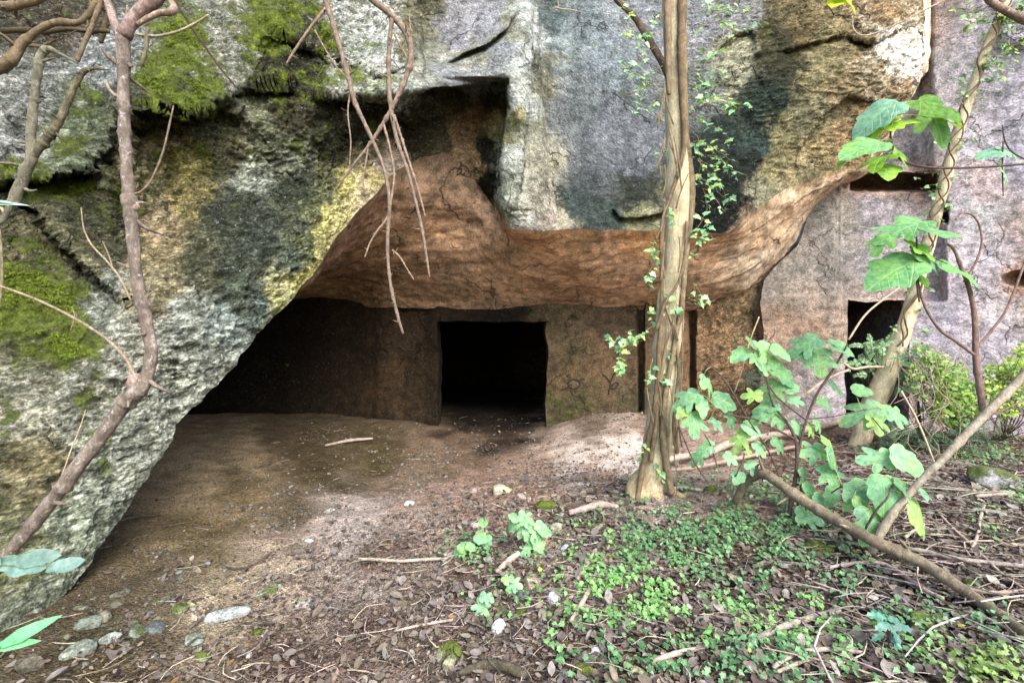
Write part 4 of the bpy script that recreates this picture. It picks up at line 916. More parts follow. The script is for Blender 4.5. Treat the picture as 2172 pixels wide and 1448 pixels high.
# ================================================================== STICKS AND FALLEN BRANCHES ON THE GROUND
def gpath(path, lift=.022):
    out = []
    for p in path:
        g = hit(p[0], p[1]); l = lift if len(p) < 4 else p[3]
        g = g * np.array([1, 1, 1]) + [0, 0, l]; out.append((g + [0, 0, p[2] / FPX * g[1] * .6], .86 * p[2] / FPX * g[1] / math.sqrt(1 + ((p[0] - CX) / FPX) ** 2)))
    return [a for a, b in out], [b for a, b in out]
def stick(path, label, mat=M_STICK, twigs=0, c=(1, 1, 1), wob=.22, lift=.024, name='fallen_stick', grp='dead sticks on the ground'):
    a = Acc(); P, R = gpath(path, lift); a.tube(P, R, 8, 6, wob, c, seed=int(path[0][0]), knots=.3)
    rr = np.random.default_rng(int(path[0][0] * 3 + path[0][1]))
    X = catmull(np.array(P), 6)
    for k in range(twigs):
        i = rr.integers(2, len(X) - 2); d = unit(X[i + 1] - X[i]) * rr.uniform(.4, 1) + np.array([rr.uniform(-.8, .8), rr.uniform(-.8, .8), rr.uniform(.1, .6)]); L = rr.uniform(.06, .2)
        a.tube([X[i], X[i] + d * L * .5 + rr.normal(size=3) * .01, X[i] + d * L], [R[0] * .4, R[0] * .3, R[0] * .15], 5, 3, c=c)
    return tag(a.build(name, mat), label, 'stick', grp)
STICKS = [
 ([(760,1193,3),(800,1196,4),(850,1199,4),(900,1196,4),(948,1193,3)],'thin wavy pale stick lying across the leaf litter left of the fig seedling',3),
 ([(478,1208,4),(510,1212,5),(545,1200,4),(575,1180,3)],'short dark curved stick on the gravel slope at left',0),
 ([(980,1120,6),(1205,1120,5)],'',0),
 ([(1208,1098,7),(1240,1090,8),(1275,1082,9),(1310,1085,6)],'thick bent root-like stick below the ivy-wrapped tree',0),
 ([(1055,1225,7),(1075,1205,8),(1100,1185,7)],'short thick pale stick leaning beside the fig seedling',0),
 ([(1125,1275,3),(1150,1255,4),(1178,1232,3)],'thin dark stick just behind the round white cobble',0),
 ([(1570,1400,8),(1610,1370,9),(1660,1345,9),(1720,1325,9),(1780,1308,8)],'long pale stick at lower right between ivy patches',2),
 ([(1640,1430,6),(1690,1400,7),(1760,1392,7),(1830,1398,5)],'forked pale stick below the long pale one',3),
 ([(1385,1417,6),(1430,1402,7),(1500,1385,6)],'straight grey-white peeled stick near the bottom edge',0),
 ([(1760,1214,4),(1800,1207,5),(1860,1205,6),(1900,1222,7),(1960,1265,8),(2000,1282,6)],'bent pale stick arching under the long fig stem',2),
 ([(1900,1172,6),(1960,1182,8),(2040,1200,8),(2110,1208,8),(2180,1215,8)],'thick pale pole lying behind the arching stem at right',1),
 ([(1980,1240,5),(2050,1262,6),(2110,1270,6),(2180,1265,6)],'pale wavy stick crossing in front of the arching stem',3),
 ([(2040,1310,5),(2090,1325,6),(2140,1350,6),(2180,1372,6)],'light brown stick in the lower right corner',2),
 ([(1985,1090,4),(2020,1130,5),(2070,1175,5),(2120,1225,5),(2172,1262,5)],'long slanting stick left of the grey mossy boulder',3),
 ([(2060,1180,5),(2075,1140,5),(2080,1105,5),(2088,1080,4)],'crooked whitish twig rising in front of the flat tan slab',2),
 ([(1920,1150,5),(1935,1138,5),(1960,1128,4)],'short curved stick beside the lowest fig leaves',0),
 ([(2100,1150,6),(2130,1165,7),(2180,1170,7)],'grey stick by the right edge below the boulder',2),
 ([(2070,1062,6),(2110,1058,6),(2150,1055,6)],'dead stick leaning on the front of the mossy boulder',0),
 ([(1650,1440,5),(1700,1418,5),(1730,1412,5)],'short brown stick at the bottom beside the forked one',0),
 ([(1225,1240,5),(1240,1215,6),(1255,1190,5),(1262,1180,4)],'upright brown stick at the left margin of the ivy carpet',0),
 ([(1210,1330,5),(1235,1290,6),(1250,1262,5)],'brown stick crossing the ivy in front of the round cobble',0),
 ([(975,1446,8),(1010,1434,11),(1045,1430,12),(1080,1436,12),(1115,1452,12)],'dark rotten log end at the bottom edge of the photo',0),
 ([(250,1112,2.5),(290,1103,3),(330,1100,2.5)],'thin dark twig on the shaded cave floor by the boulder edge',0),
 ([(690,950,3),(740,940,4),(790,935,3)],'grey stick on the cave floor left of the doorway',0),
 ([(1100,1170,5),(1130,1150,4)],'',0),
 ([(2090,940,9),(2120,925,10),(2180,922,9)],'dark old branch lying at the foot of the pale wall',1),
 ([(1990,1000,3),(2040,1020,4),(2090,1045,4),(2140,1080,4)],'thin pale stick in front of the wall above the boulder',2),
 ([(840,1348,3),(900,1335,3.5),(960,1325,3)],'thin brown stick in the litter behind the mossy stone',1),
 ([(1490,1048,4),(1440,1042,4),(1400,1050,4)],'pale root stick lying right of the tree base',0),
]
for path, lab, tn in STICKS:
    if not lab: continue
    if 'dark rotten' in lab: stick(path, lab, M_BARK_MOSSY, 0, (.5, .45, .42), lift=.03, name='rotten_log')
    elif 'dark' in lab: stick(path, lab, M_TWIG, tn, (.6, .55, .5))
    else: stick(path, lab, M_STICK, tn, jcol((.95, .92, .9), .15))
# the long fallen pole behind the fig sapling
stick([(1402,996,7),(1450,985,8),(1504,977,9),(1545,958,10),(1593,947,9),(1660,936,9),(1711,928,9),(1770,912,8),(1822,892,7)], 'long pale fallen pole lying behind the fig sapling', M_STICK, 3, (1, .95, .9), lift=.07, name='fallen_pole')
stick([(1400,1012,4),(1480,1003,5),(1560,985,5),(1640,968,5),(1700,955,4)], 'thinner fallen pole in front of the long pale one', M_STICK, 2, (.9, .82, .76), lift=.05, name='fallen_pole')
# ================================================================== TREES
def make_thing(name, label, cat, loc, group=None): return tag(empty(name, loc), label, cat, group)
def grow(acc, lv, p, d, L, r, c, nleaf, lsize, lcols, seed, droop=-.25, wig=.5, up=.0):
    """one airy shoot: wandering stem with leaves at its nodes"""
    rr = np.random.default_rng(seed); pts = [np.array(p, float)]; d = unit(d); n = 7
    for k in range(n):
        d = unit(d + rr.normal(size=3) * wig * np.array([.6, .35, .6]) + np.array([0, 0, droop * .35 + up])); pts.append(pts[-1] + d * L / n)
    acc.tube(pts, np.linspace(r, r * .45, n + 1), 5, 3, c=c)
    X = catmull(np.array(pts), 6)
    for k in range(nleaf):
        i = int(rr.uniform(.15, 1) * (len(X) - 1)); q_ = X[i] + rr.normal(size=3) * .012
        lv.add(q_, np.array([rr.uniform(-.6, .6), rr.uniform(-1.2, -.1), rr.uniform(.2, 1.1)]), np.array([rr.uniform(-1, 1), rr.uniform(-.4, .2), rr.uniform(-1, .35)]), lsize * rr.uniform(.6, 1.25), np.array(lcols[rr.integers(len(lcols))]) * rr.uniform(.7, 1.3), rr.uniform(.05, .4))
IVC = [(.14,.30,.13), (.20,.38,.15), (.28,.46,.22), (.10,.22,.10), (.36,.46,.13)]

# --- the big pale tree before the cave
tb = hit(1372, 1046); TY = tb[1]
tree = make_thing('ivy_wrapped_tree', 'tall pale barked tree standing on the slope before the cave', 'tree', tb)
a = Acc()
a.px([(1378,1078,35),(1379,1040,34),(1383,1000,31),(1391,950,29),(1397,900,28),(1403,850,27),(1408,800,28),(1413,740,30),(1419,690,30),(1424,640,29),(1430,580,27),(1434,510,26),(1437,440,26),(1438,360,25),(1437,280,24),(1435,200,24),(1433,120,24),(1431,60,25),(1430,0,25),(1430,-200,24),(1428,-420,22),(1424,-720,19)], TY, sides=28, per=10, wob=.16, seed=2)
for pth in ([(1376,1000,20),(1354,1028,23),(1341,1052,20),(1332,1078,12)],[(1376,1010,18),(1374,1050,20),(1386,1074,14),(1396,1092,7)],[(1390,1000,14),(1408,1028,13),(1432,1042,8),(1455,1050,4)]):
    P, R = [], []
    for i, (x, y, r) in enumerate(pth):
        g = hit(x, y) if i > 1 else W(x, y, TY - .03); g = g if i < 2 else np.array([W(x, y, TY)[0], TY - .10 + .05 * (i - 2), gz(W(x, y, TY)[0], TY - .10)]); P.append(g); R.append(r / FPX * TY)
    a.tube(P, R, 14, 6, .25, (.74, .70, .62), seed=int(pth[0][0]))
a.build('trunk', M_BARK_PALE, tree)
b = Acc(); b.px([(1420,165,9),(1398,120,8),(1370,75,8),(1345,35,7),(1310,0,7),(1270,-50,6)], TY, wob=.15, c=(.55,.5,.45)); b.build('branch', M_BARK_BROWN, tree)
# fibrous creeper stems strangling the trunk
vine = make_thing('climbing_ivy', 'twisting ivy with woody stems climbing the tall pale tree', 'ivy', tb + [0, -.15, 0])
v = Acc(); fr = TY - .155
def around(L, c=(1, 1, 1), y0=fr): 
    v.px([(x, y, y0 + dy, r) for x, y, dy, r in L], sides=10, per=8, wob=.18, c=c, knots=.3, seed=int(L[0][0]))
around([(1352,1062,-.02,5),(1362,1000,.03,6),(1374,940,.05,6),(1390,860,.03,6),(1396,800,.02,6),(1398,740,.02,6),(1402,690,.02,5),(1404,620,.03,4.5),(1403,560,.04,4.5),(1404,500,.04,4.5),(1409,455,.03,4.5),(1424,410,.02,4.5),(1442,355,.02,5),(1451,310,.03,6),(1452,260,.04,8),(1449,200,.045,9),(1447,120,.045,10),(1447,40,.045,10),(1448,-60,.045,10)], (.78,.68,.56))
around([(1425,1046,.02,7),(1416,1000,.03,8),(1408,940,.03,8),(1408,880,.02,7),(1414,820,.02,6),(1426,760,.02,5.5),(1436,700,.03,5.5),(1447,640,.05,5.5),(1453,560,.07,5.5),(1460,500,.11,6.5),(1466,440,.12,8),(1466,390,.12,8.5),(1461,340,.11,8),(1455,280,.09,6),(1450,230,.08,5)], (1.02,.95,.84))
around([(1392,700,-.01,3.5),(1412,640,-.01,3),(1438,600,-.005,3),(1452,540,.03,3),(1456,470,.05,3)], (.75,.66,.54))
around([(1419,200,.035,5),(1417,120,.03,7),(1416,40,.03,8),(1415,-60,.03,8)], (.9,.82,.72))
around([(1436,960,.03,5),(1430,900,.02,5),(1436,840,.03,4.5),(1440,780,.04,4),(1428,700,.01,3.5),(1412,650,.0,2.5)], (1.0,.92,.78))
around([(1380,980,.03,5),(1392,900,.02,5),(1398,830,.015,4.5),(1408,760,.01,4),(1416,700,.01,3)], (1.0,.92,.78))
for k in range(26):      # thread-like rootlets
    x0 = U(1385, 1450); y0 = U(250, 980); x1 = x0 + U(-34, 34); x1 = min(max(x1, 1372 if y0 > 700 else 1410), 1462)
    around([(x0, y0, -.01, 1.8), ((x0 + x1) / 2 + U(-8, 8), y0 - 35, -.015, 1.5), (x1, y0 - 75, .0, 1.2)], (.9, .82, .7))
lv = Leaves(IVY_O, .36, (1.0,))
shoots = [((1470,120),(1,-.2),.25,5),((1470,160),(1,.3),.35,7),((1468,200),(1,.25),.4,9),((1468,180),(1,.0),.3,6),((1465,240),(1,.5),.45,10),((1470,300),(1,.2),.4,9),((1470,280),(1,.5),.45,9),((1500,330),(1,.15),.35,7),((1470,370),(1,.2),.35,7),((1490,400),(1,.3),.4,7),((1470,60),(1,.2),.35,7),((1480,20),(1,.1),.4,8),((1520,30),(1,.0),.3,6),((1560,55),(1,.0),.2,5),
          ((1400,70),(-1,.2),.3,7),((1390,100),(-1,.1),.3,6),((1405,140),(-1,.4),.35,7),((1400,180),(-1,.4),.4,6),((1410,30),(-1,.1),.3,8),((1350,60),(-1,.4),.25,5),((1310,0),(.3,1),.3,6),((1405,210),(-1,.6),.3,5),
          ((1390,690),(-1,.2),.35,7),((1370,720),(-1,.5),.3,9),((1340,740),(-.6,1),.25,12),((1320,760),(-.7,.6),.12,9),((1385,760),(-.8,.6),.2,4),((1390,510),(-.6,.6),.2,6),((1385,560),(-.5,.9),.2,5),((1400,620),(.7,.1),.25,7),((1380,640),(-.3,1),.2,4),((1470,600),(.5,.6),.2,5),((1455,640),(.8,.1),.15,4),((1462,490),(.6,.2),.25,5),((1410,320),(-.4,.2),.06,4),((1420,450),(.5,.8),.2,4),((1415,740),(.3,.3),.15,6),((1400,780),(.3,.6),.15,5),((1400,980),(.2,.6),.15,4),((1365,940),(-.2,.8),.12,3),((1470,450),(1,.5),.3,5),((1480,340),(.8,.9),.45,9),((1500,190),(.7,.9),.4,8)]
for i, ((x, y), (dx, dy), L, nl) in enumerate(shoots):
    grow(v, lv, W(x, y, fr + .03), (dx, U(-.5, .3), -dy), L, .0026, jcol((1.3, 1.2, 1.0), .2), int(nl * 1.5), .050, IVC, 300 + i)
    if i % 2: grow(v, lv, W(x, y, fr + .03), (dx, U(-.5, .3), -dy + U(-.6, .6)), L * .7, .002, jcol((1.4, 1.25, 1.05), .2), nl, .042, IVC, 900 + i)
for pth in ([(1452,640,1.5),(1447,700,1.5),(1448,760,1.5),(1444,830,1.5),(1440,880,1.2)],[(1438,905,1.6),(1430,960,1.5),(1436,1010,1.5),(1434,1050,1.4)]): v.px(pth, fr, sides=5, c=(1,.9,.75))
v.build('stem', M_ROOT, vine); lv.build('foliage', M_IVY, vine)

# --- the leaning tree on the right
rb = hit(1822, 945); RY = rb[1]
rt = make_thing('leaning_tree', 'slender tree leaning right in front of the low doorway', 'tree', rb)
a = Acc(); a.px([(1810,985,25),(1822,940,23),(1840,885,25),(1868,825,27),(1886,780,25),(1903,735,21),(1930,660,19),(1950,580,17),(1968,520,16),(1985,450,15),(2003,390,15),(2020,320,14),(2043,245,14),(2065,180,13),(2090,110,13),(2115,50,13),(2145,-20,12),(2250,-300,10),(2330,-520,8)], RY, sides=18, per=8, wob=.14, seed=5); a.build('trunk', M_BARK_PALE, rt)
b = Acc(); b.px([(1905,755,8),(1895,800,9),(1876,835,10),(1868,848,9)], RY - .08, wob=.15); b.build('branch', M_BARK_PALE, rt)
iv = make_thing('climbing_ivy', 'sparse dark ivy twined round the leaning right-hand tree', 'ivy', rb + [0, -.12, 0])
s_ = Acc(); lv = Leaves(IVY_O, .36, (1.0,))
core = np.array([(1903,735),(1930,660),(1950,580),(1968,520),(1985,450),(2003,390),(2020,320),(2043,245),(2065,180),(2090,110),(2115,50),(2140,-10)], float)
s_.px([(x + 12 * math.sin(i * 1.6), y, 2.2) for i, (x, y) in enumerate(catmull(core, 3))], RY - .11, sides=6, c=(.5,.42,.36))
s_.px([(x + 12 * math.cos(i * 1.3), y, 1.8) for i, (x, y) in enumerate(catmull(core, 3))], RY - .11, sides=6, c=(.45,.4,.34))
cc = catmull(core, 6)
for i in range(64):
    x, y = cc[int(U(0, 1) ** .8 * (len(cc) - 1))]; side = 1 if U(0, 1) < .62 else -1
    grow(s_, lv, W(x + side * 8, y, RY - .1), (side, U(-.4, .2), U(-.3, .5)), U(.08, .34), .002, (.5, .42, .36), int(U(3, 8)), .05, [(.06,.13,.05), (.10,.20,.06), (.16,.29,.08), (.045,.09,.04)], 500 + i)
for (x, y, n_) in [(2130,40,10),(2150,100,9),(2110,130,8),(2160,20,9),(2050,20,5),(2060,50,5)]:
    for k in range(n_): grow(s_, lv, W(x, y, RY - .1), (U(-1, 1), U(-.4, .2), U(-.5, .6)), U(.1, .3), .002, (.5, .42, .36), 5, .06, [(.09,.2,.05), (.17,.31,.08), (.26,.38,.09)], 700 + k + x)
s_.build('stem', M_ROOT, iv); lv.build('foliage', M_IVY, iv)

# --- the bare tree in front of the boulder (left)
LY = 2.15; LS = .84
lt = make_thing('bare_tree', 'bare reddish brown tree bent in front of the left boulder', 'tree', W(-60, 1290, LY))
a = Acc(); a.px([(-90,1330,21),(-40,1250,21),(20,1172,21),(80,1100,22),(150,1008,22),(220,918,22),(262,860,23),(292,826,25),(314,790,20),(320,745,17.5),(314,700,17),(304,655,17),(292,600,17),(284,530,17),(280,480,18.5),(276,440,19),(272,400,16.5),(267,320,16.5),(263,230,16.5),(262,160,18),(261,105,20),(259,70,21)], LY, LS, sides=20, per=12, wob=.2, seed=11, knots=.4, spur=16); a.build('trunk', M_BARK_BROWN, lt)
for L, c in (([(258,80,15),(242,45,11),(230,10,10),(215,-40,9),(190,-140,8)], (1.3,1.2,1.25)), ([(262,78,18),(280,45,17),(300,22,17),(325,2,16),(352,-30,14),(400,-120,12)], (1.35,1.2,1.25)), ([(292,52,7),(315,38,7),(338,28,8),(360,27,9),(370,18,9),(362,2,8),(356,-20,7)], (1.45,1.35,1.25)),
             ([(283,820,14),(288,808,16),(296,800,15)], (1.7,1.5,1.45)), ([(270,448,12),(288,440,9),(292,436,6)], (1.2,1.1,1))):
    b = Acc(); b.px(L, LY, sides=12, wob=.2, c=c, knots=.3, seed=int(L[0][0])); b.build('branch', M_BARK_BROWN, lt)
for L, c in (([(288,73,3.5),(330,77,3.5),(375,68,3.2),(410,52,3),(443,32,2)], (1.3,1.3,1.1)), ([(276,413,3.2),(300,406,3),(322,380,2.8),(345,325,2.6),(356,280,2.3),(368,225,1.8)], (.9,.85,.7)), ([(278,638,3),(255,590,2.6),(225,552,2.5),(195,520,2.3),(178,485,2),(172,441,1.5)], (1.4,1.3,1.1)), ([(240,575,1.6),(232,545,1.5),(218,512,1.2)], (1.3,1.2,1)),
             ([(285,797,5),(268,762,4.5),(230,722,4.2),(180,688,4),(120,655,4),(60,628,3.6),(-20,600,3.4)], (1.3,1.2,1.05)), ([(247,205,5),(232,190,4),(224,170,3)], (1.4,1.3,1.2)), ([(305,660,2),(322,590,1.6),(330,570,1.2)], (1, 1, .9)), ([(150,700,1.4),(158,670,1.2),(152,650,1)], (1.3,1.2,1)), ([(264,60,3),(268,30,3),(270,12,2)], (1.3,1.2,1.1)), ([(300,140,4),(310,100,5),(312,60,5)], (.7,.7,.55))):
    b = Acc(); b.px(L, LY, sides=7, wob=.15, c=c, seed=int(L[0][0]), knots=.3); b.build('twig', M_TWIG, lt)
st = Acc(); st.px([(102,1070,1.4),(130,1010,1.5),(152,950,1.5),(170,905,1.3),(182,868,1)], 2.2, sides=5, c=(1.5,1.4,1.0)); tag(st.build('dry_straw', M_STICK), 'thin yellow straw standing beside the bent bare trunk', 'straw')

# --- mossy liana stems on the far left
a = Acc(); FY = 2.95
a.px([(28,430,15),(40,400,15),(55,365,15),(68,325,14),(66,290,13),(68,250,12),(74,200,11),(80,150,11),(88,115,11),(104,104,8),(130,116,5),(165,134,3)], FY, sides=14, per=12, wob=.25, seed=21, knots=.5, spur=10)
a.px([(72,330,10),(90,305,12),(112,280,11),(130,250,10),(148,205,9),(168,165,8),(185,148,7),(205,145,4),(222,147,3)], FY, sides=12, per=12, wob=.25, seed=22, c=(.8,.75,.65), knots=.5, spur=8)
a.px([(30,420,9),(15,450,8),(2,470,8),(-20,480,8)], FY, wob=.2); a.px([(2,440,4),(10,455,5),(2,470,4)], FY, c=(1.9,1.7,1.4))
a.px([(-10,700,4),(2,620,4),(4,560,4),(0,500,4),(-10,450,4)], FY, c=(1.4,1.3,1.1))
tag(a.build('mossy_stem', M_BARK_MOSSY), 'greenish crooked stem forking against the upper left rock', 'stem')
roots = [([(-40,160,18),(20,130,17),(45,95,14),(80,65,10),(120,48,9),(165,48,8),(190,28,8),(212,-10,10),(230,-60,10)],'thickest pale root curling down from the top left corner',3.2),
 ([(5,66,8),(50,64,8),(92,68,7),(140,62,6),(185,66,6),(230,66,6)],'level root crossing the dark hollow at top left',3.3),
 ([(-30,0,14),(10,14,14),(50,8,13),(90,-8,12),(120,-30,12)],'root running along the top edge at far left',3.15),
 ([(164,130,6),(178,95,6),(190,68,6),(205,30,6),(220,-10,6)],'slanting thin root left of the bare tree fork',3.1),
 ([(60,96,6),(90,98,4),(115,86,3),(125,84,2)],'short pale rootlet under the level root',3.3),
 ([(225,-10,9),(228,30,8),(222,60,7),(214,90,6)],'dark root behind the bare tree fork',3.4)]
for L, lab, y in roots:
    a = Acc(); a.px(L, y, sides=12, per=12, spur=8, wob=.26, seed=int(abs(L[0][0]) + L[0][1]), knots=.3, c=(.75,.7,.6) if 'dark' not in lab else (.4,.37,.3)); tag(a.build('hanging_root', M_ROOT), lab, 'root', 'roots in the top left corner')

# --- dead branch hanging from above
HY = 3.1
hb = make_thing('hanging_branch', 'bare reddish dead branch hanging before the cave mouth', 'branch', W(760, -60, HY))
for L, nm in (([(640,-160,9),(668,-60,7),(690,0,6),(714,78,5.5),(738,160,5.5),(752,215,5),(775,265,4.5),(800,320,4),(818,370,3.8),(826,430,3.8),(822,520,3.8),(828,600,3.5),(843,668,3.5),(855,707,2)],'branch'),
              ([(690,-120,9),(740,-50,8),(790,0,7.5),(828,30,7),(856,62,6.5),(872,105,6),(866,150,5.5),(846,200,5),(820,250,4.2),(785,305,3.8),(750,350,3.2),(728,380,2.6),(712,402,2)],'branch'),
              ([(832,34,5),(827,80,5),(824,150,5),(828,220,4.8),(836,270,4.4),(846,310,4),(864,360,3.8),(880,420,3.5),(894,480,3.2),(904,540,3),(911,587,1.8)],'branch'),
              ([(836,245,3),(852,295,2.8),(870,350,2.5),(888,405,2.4),(902,460,1.6)],'twig'), ([(814,265,2.6),(826,310,2.6),(836,365,2.5),(832,410,2.4),(822,460,2.4),(800,490,2.2),(785,515,2),(774,545,1.4)],'twig'),
              ([(702,-10,4),(690,20,3.5),(665,50,3.2),(640,85,3),(620,115,2.6),(608,135,1.8)],'twig'), ([(832,530,2),(848,545,1.8),(862,568,1.6),(878,593,1.2)],'twig'), ([(668,65,1.6),(690,105,1.6),(712,140,1.6),(735,165,1.4)],'twig'),
              ([(742,200,1.6),(738,240,1.6),(744,300,1.5),(742,350,1.4),(749,385,1)],'twig'), ([(835,70,2),(850,100,2),(868,130,1.8),(886,160,1.2)],'twig'), ([(783,300,1.8),(776,345,1.8),(770,380,1.5),(774,405,1)],'twig'), ([(868,30,1.5),(872,80,1.5),(876,130,1.3),(880,170,1)],'twig')):
    b = Acc(); b.px(L, HY, sides=8, per=10, wob=.2, seed=int(L[0][0]), knots=.6, spur=22 if nm == 'branch' else 9, c=(.9,.8,.74) if nm == 'branch' else (1.1,.95,.85)); b.build(nm, M_TWIG, hb)
b = Acc(); b.px([(350,-60,4),(372,0,4),(400,48,3.6),(430,92,3.2),(462,138,2.6),(498,182,1.6)], 2.9, sides=7, c=(.55,.5,.45), knots=.3); tag(b.build('hanging_twig', M_TWIG_DARK), 'thin dark twig slanting over the mossy rock at upper left', 'twig')
b = Acc(); b.px([(1178,16,1.6),(1195,20,1.5),(1215,22,1.4),(1235,27,1)], 3.0, sides=5, c=(1.6,1.5,1.4)); b.px([(1183,2,1.2),(1184,14,1.3),(1176,18,1)], 3.0, sides=5, c=(1.6,1.5,1.4)); b.px([(1183,2,1.2),(1182,-80,1.2)], 3.0, sides=5, c=(1.6,1.5,1.4)); tag(b.build('hanging_twig', M_TWIG), 'tiny pale twig dangling at the top before the great face', 'twig')

# ================================================================== FIG PLANTS
FIGC = [(.15,.32,.15), (.19,.375,.185), (.10,.23,.11), (.23,.43,.215), (.23,.38,.11)]
def fig(name, label, cat, base, stems, leaves, seed, petiole=True, tilt=(.55, 1.0), mat=M_TWIG_DARK, group=None, stemc=(1, 1, 1), veinmat=M_FIG):
    """stems: list of px paths (x,y,Y,r); leaves: (x,y,Y,length px,tip angle,colour index or rgb)"""
    th = make_thing(name, label, cat, base, group); rr = np.random.default_rng(seed); nodes = []
    for L in stems:
        a = Acc(); a.px(L, sides=8, per=8, wob=.12, knots=.3, seed=int(L[0][0]), c=stemc); a.build('stem', mat, th)
        A_ = np.array(L, float); X = catmull(np.hstack([W(A_[:, 0], A_[:, 1], A_[:, 2])]), 8); nodes.append(X[3:])
    nodes = np.vstack(nodes) if nodes else None
    l1 = Leaves(FIG_O, .36); l2 = Leaves(FIG_O2, .4); pt = []
    for (x, y, Y, s_, ang, ci) in leaves:
        c = np.array(FIGC[ci] if np.isscalar(ci) else ci) * rr.uniform(.85, 1.15); L = s_ / FPX * Y; d = imgdir(ang + rr.uniform(-12, 12)) + np.array([0, rr.uniform(-.35, .1), 0])
        n_ = np.array([rr.uniform(-.4, .4), -rr.uniform(*tilt), rr.uniform(.5, 1.0)]); d = unit(d - unit(n_) * (unit(n_) @ d))
        p0 = W(x, y, Y) - d * L * .5
        (l1 if rr.uniform() < .6 else l2).add(p0, n_, d, L, c, rr.uniform(.15, .75))
        if petiole and nodes is not None:
            k = np.argmin(((nodes - p0) ** 2).sum(1)); q_ = nodes[k]
            if np.linalg.norm(q_ - p0) < .5: pt.append(Acc().tube([q_, (q_ + p0) / 2 + [0, 0, .02], p0 + d * L * .06], [.0028, .0022, .0018], 5, 4, c=(.30, .36, .16)))
    V, F, C, UVs = [], [], [], []; off = 0
    for k, l in enumerate((l1, l2)):
        if not l.P: continue
        v_, f_, c_, u_ = l.arrays(seed + k); V.append(v_); F.append(f_ + off); C.append(c_); UVs.append(u_); off += len(v_)
    F4 = []
    for a in pt:
        v_ = np.vstack(a.V); V.append(v_); F4 += [f + off for f in a.F4]; F += [f + off for f in a.F3]; C.append(np.vstack(a.C)); UVs.append(np.full((len(v_), 2), 2.0)); off += len(v_)
    build('foliage', np.vstack(V), [np.vstack(F)] + ([np.vstack(F4)] if F4 else []), veinmat, th, col=np.vstack(C), uv=np.vstack(UVs))
    return th
def FYd(x, y): return 3.35 - .65 * float(smooth(np.array(x), 1650, 1900) * smooth(np.array(y), 830, 1080))
fb = hit(1673, 1092); 
FL = [(1621,752,70,80,3),(1607,726,52,-20,0),(1569,752,50,160,1),(1621,778,44,85,3),(1659,746,52,15,3),(1664,795,68,60,0),(1510,812,56,10,1),(1457,842,62,165,1),(1538,847,56,20,0),(1491,860,46,95,3),(1450,868,40,120,4),(1474,898,66,95,0),(1555,887,42,60,2),(1707,726,70,175,1),(1790,738,66,15,1),(1740,768,66,75,1),(1711,748,44,170,2),
      (1642,826,54,110,0),(1614,873,54,170,0),(1593,838,44,190,4),(1652,888,46,80,0),(1571,930,50,110,4),(1614,953,40,70,1),(1586,957,26,90,4),(1479,967,46,150,0),(1655,943,42,30,0),(1692,905,38,60,1),(1752,856,44,10,0),(1780,818,42,20,2),(1831,828,46,10,0),(1838,870,82,170,1),(1907,877,60,10,3),(1864,897,50,100,4),(1724,911,30,60,4),(1766,940,48,20,4),(1724,957,54,170,1),
      (1783,975,76,15,0),(1762,1005,54,80,0),(1856,972,76,190,1),(1930,982,88,30,3),(1880,1040,84,100,0),(1920,1036,52,50,2),(1818,1042,72,170,2),(1811,1063,50,160,4),(1828,1068,40,60,4),(1849,1115,80,95,1),(1966,1096,92,40,4),(1969,1042,44,-10,1),(1566,1011,40,120,0),(1724,1040,46,70,0),(1766,1047,44,100,0),(1721,1098,60,20,1),(1552,973,36,60,1),(1596,905,44,40,1),(1635,860,40,200,1),(1690,850,36,30,1),(1520,895,34,70,1),(1680,820,40,-30,1),(1640,765,44,150,0),(1740,900,34,60,0),(1600,990,36,40,1),(1500,945,34,100,1),(1710,1010,40,60,0),(1745,1060,40,40,1)]
fig_stems = [[(1673,1096,10),(1683,1040,8),(1690,985,7),(1688,935,6.5),(1668,893,5.5),(1640,858,4.5),(1625,800,3.2)],[(1690,975,5.5),(1706,905,5),(1731,839,5),(1764,788,5),(1788,748,4),(1797,730,3)],[(1687,931,4.5),(1630,902,3.6),(1600,888,3.2),(1552,880,3),(1514,860,2.4)],[(1707,889,3.2),(1650,843,3.2),(1622,803,3)],
             [(1664,1046,3.2),(1636,968,3.2),(1588,890,3),(1540,810,2.6),(1508,778,2.2),(1476,751,1.6)],[(1712,888,2.6),(1760,884,2.4),(1800,876,2.2),(1838,868,2)],[(1710,1080,3),(1697,1030,3),(1690,975,3)],[(1560,1010,3),(1576,975,2.6),(1580,950,2.2)],[(1520,985,2.6),(1508,945,2.4),(1494,920,2)],[(1500,1020,2.6),(1470,975,2.4),(1440,905,2)],[(1836,1120,5),(1860,1080,4.5),(1885,1050,4),(1900,1000,3.2),(1893,978,2.5)],[(1930,965,2.6),(1880,920,2.6),(1850,885,2.4)],[(1763,1045,2.4),(1790,1030,2.4),(1820,1040,2)]]
fig('fig_sapling', 'fig sapling with big lobed green leaves right of the tall tree', 'fig', fb, [[(x, y, FYd(x, y), r * .62) for x, y, r in L] for L in fig_stems], [(x, y, FYd(x, y), s_ * .9, an, ci) for x, y, s_, an, ci in FL], 41)
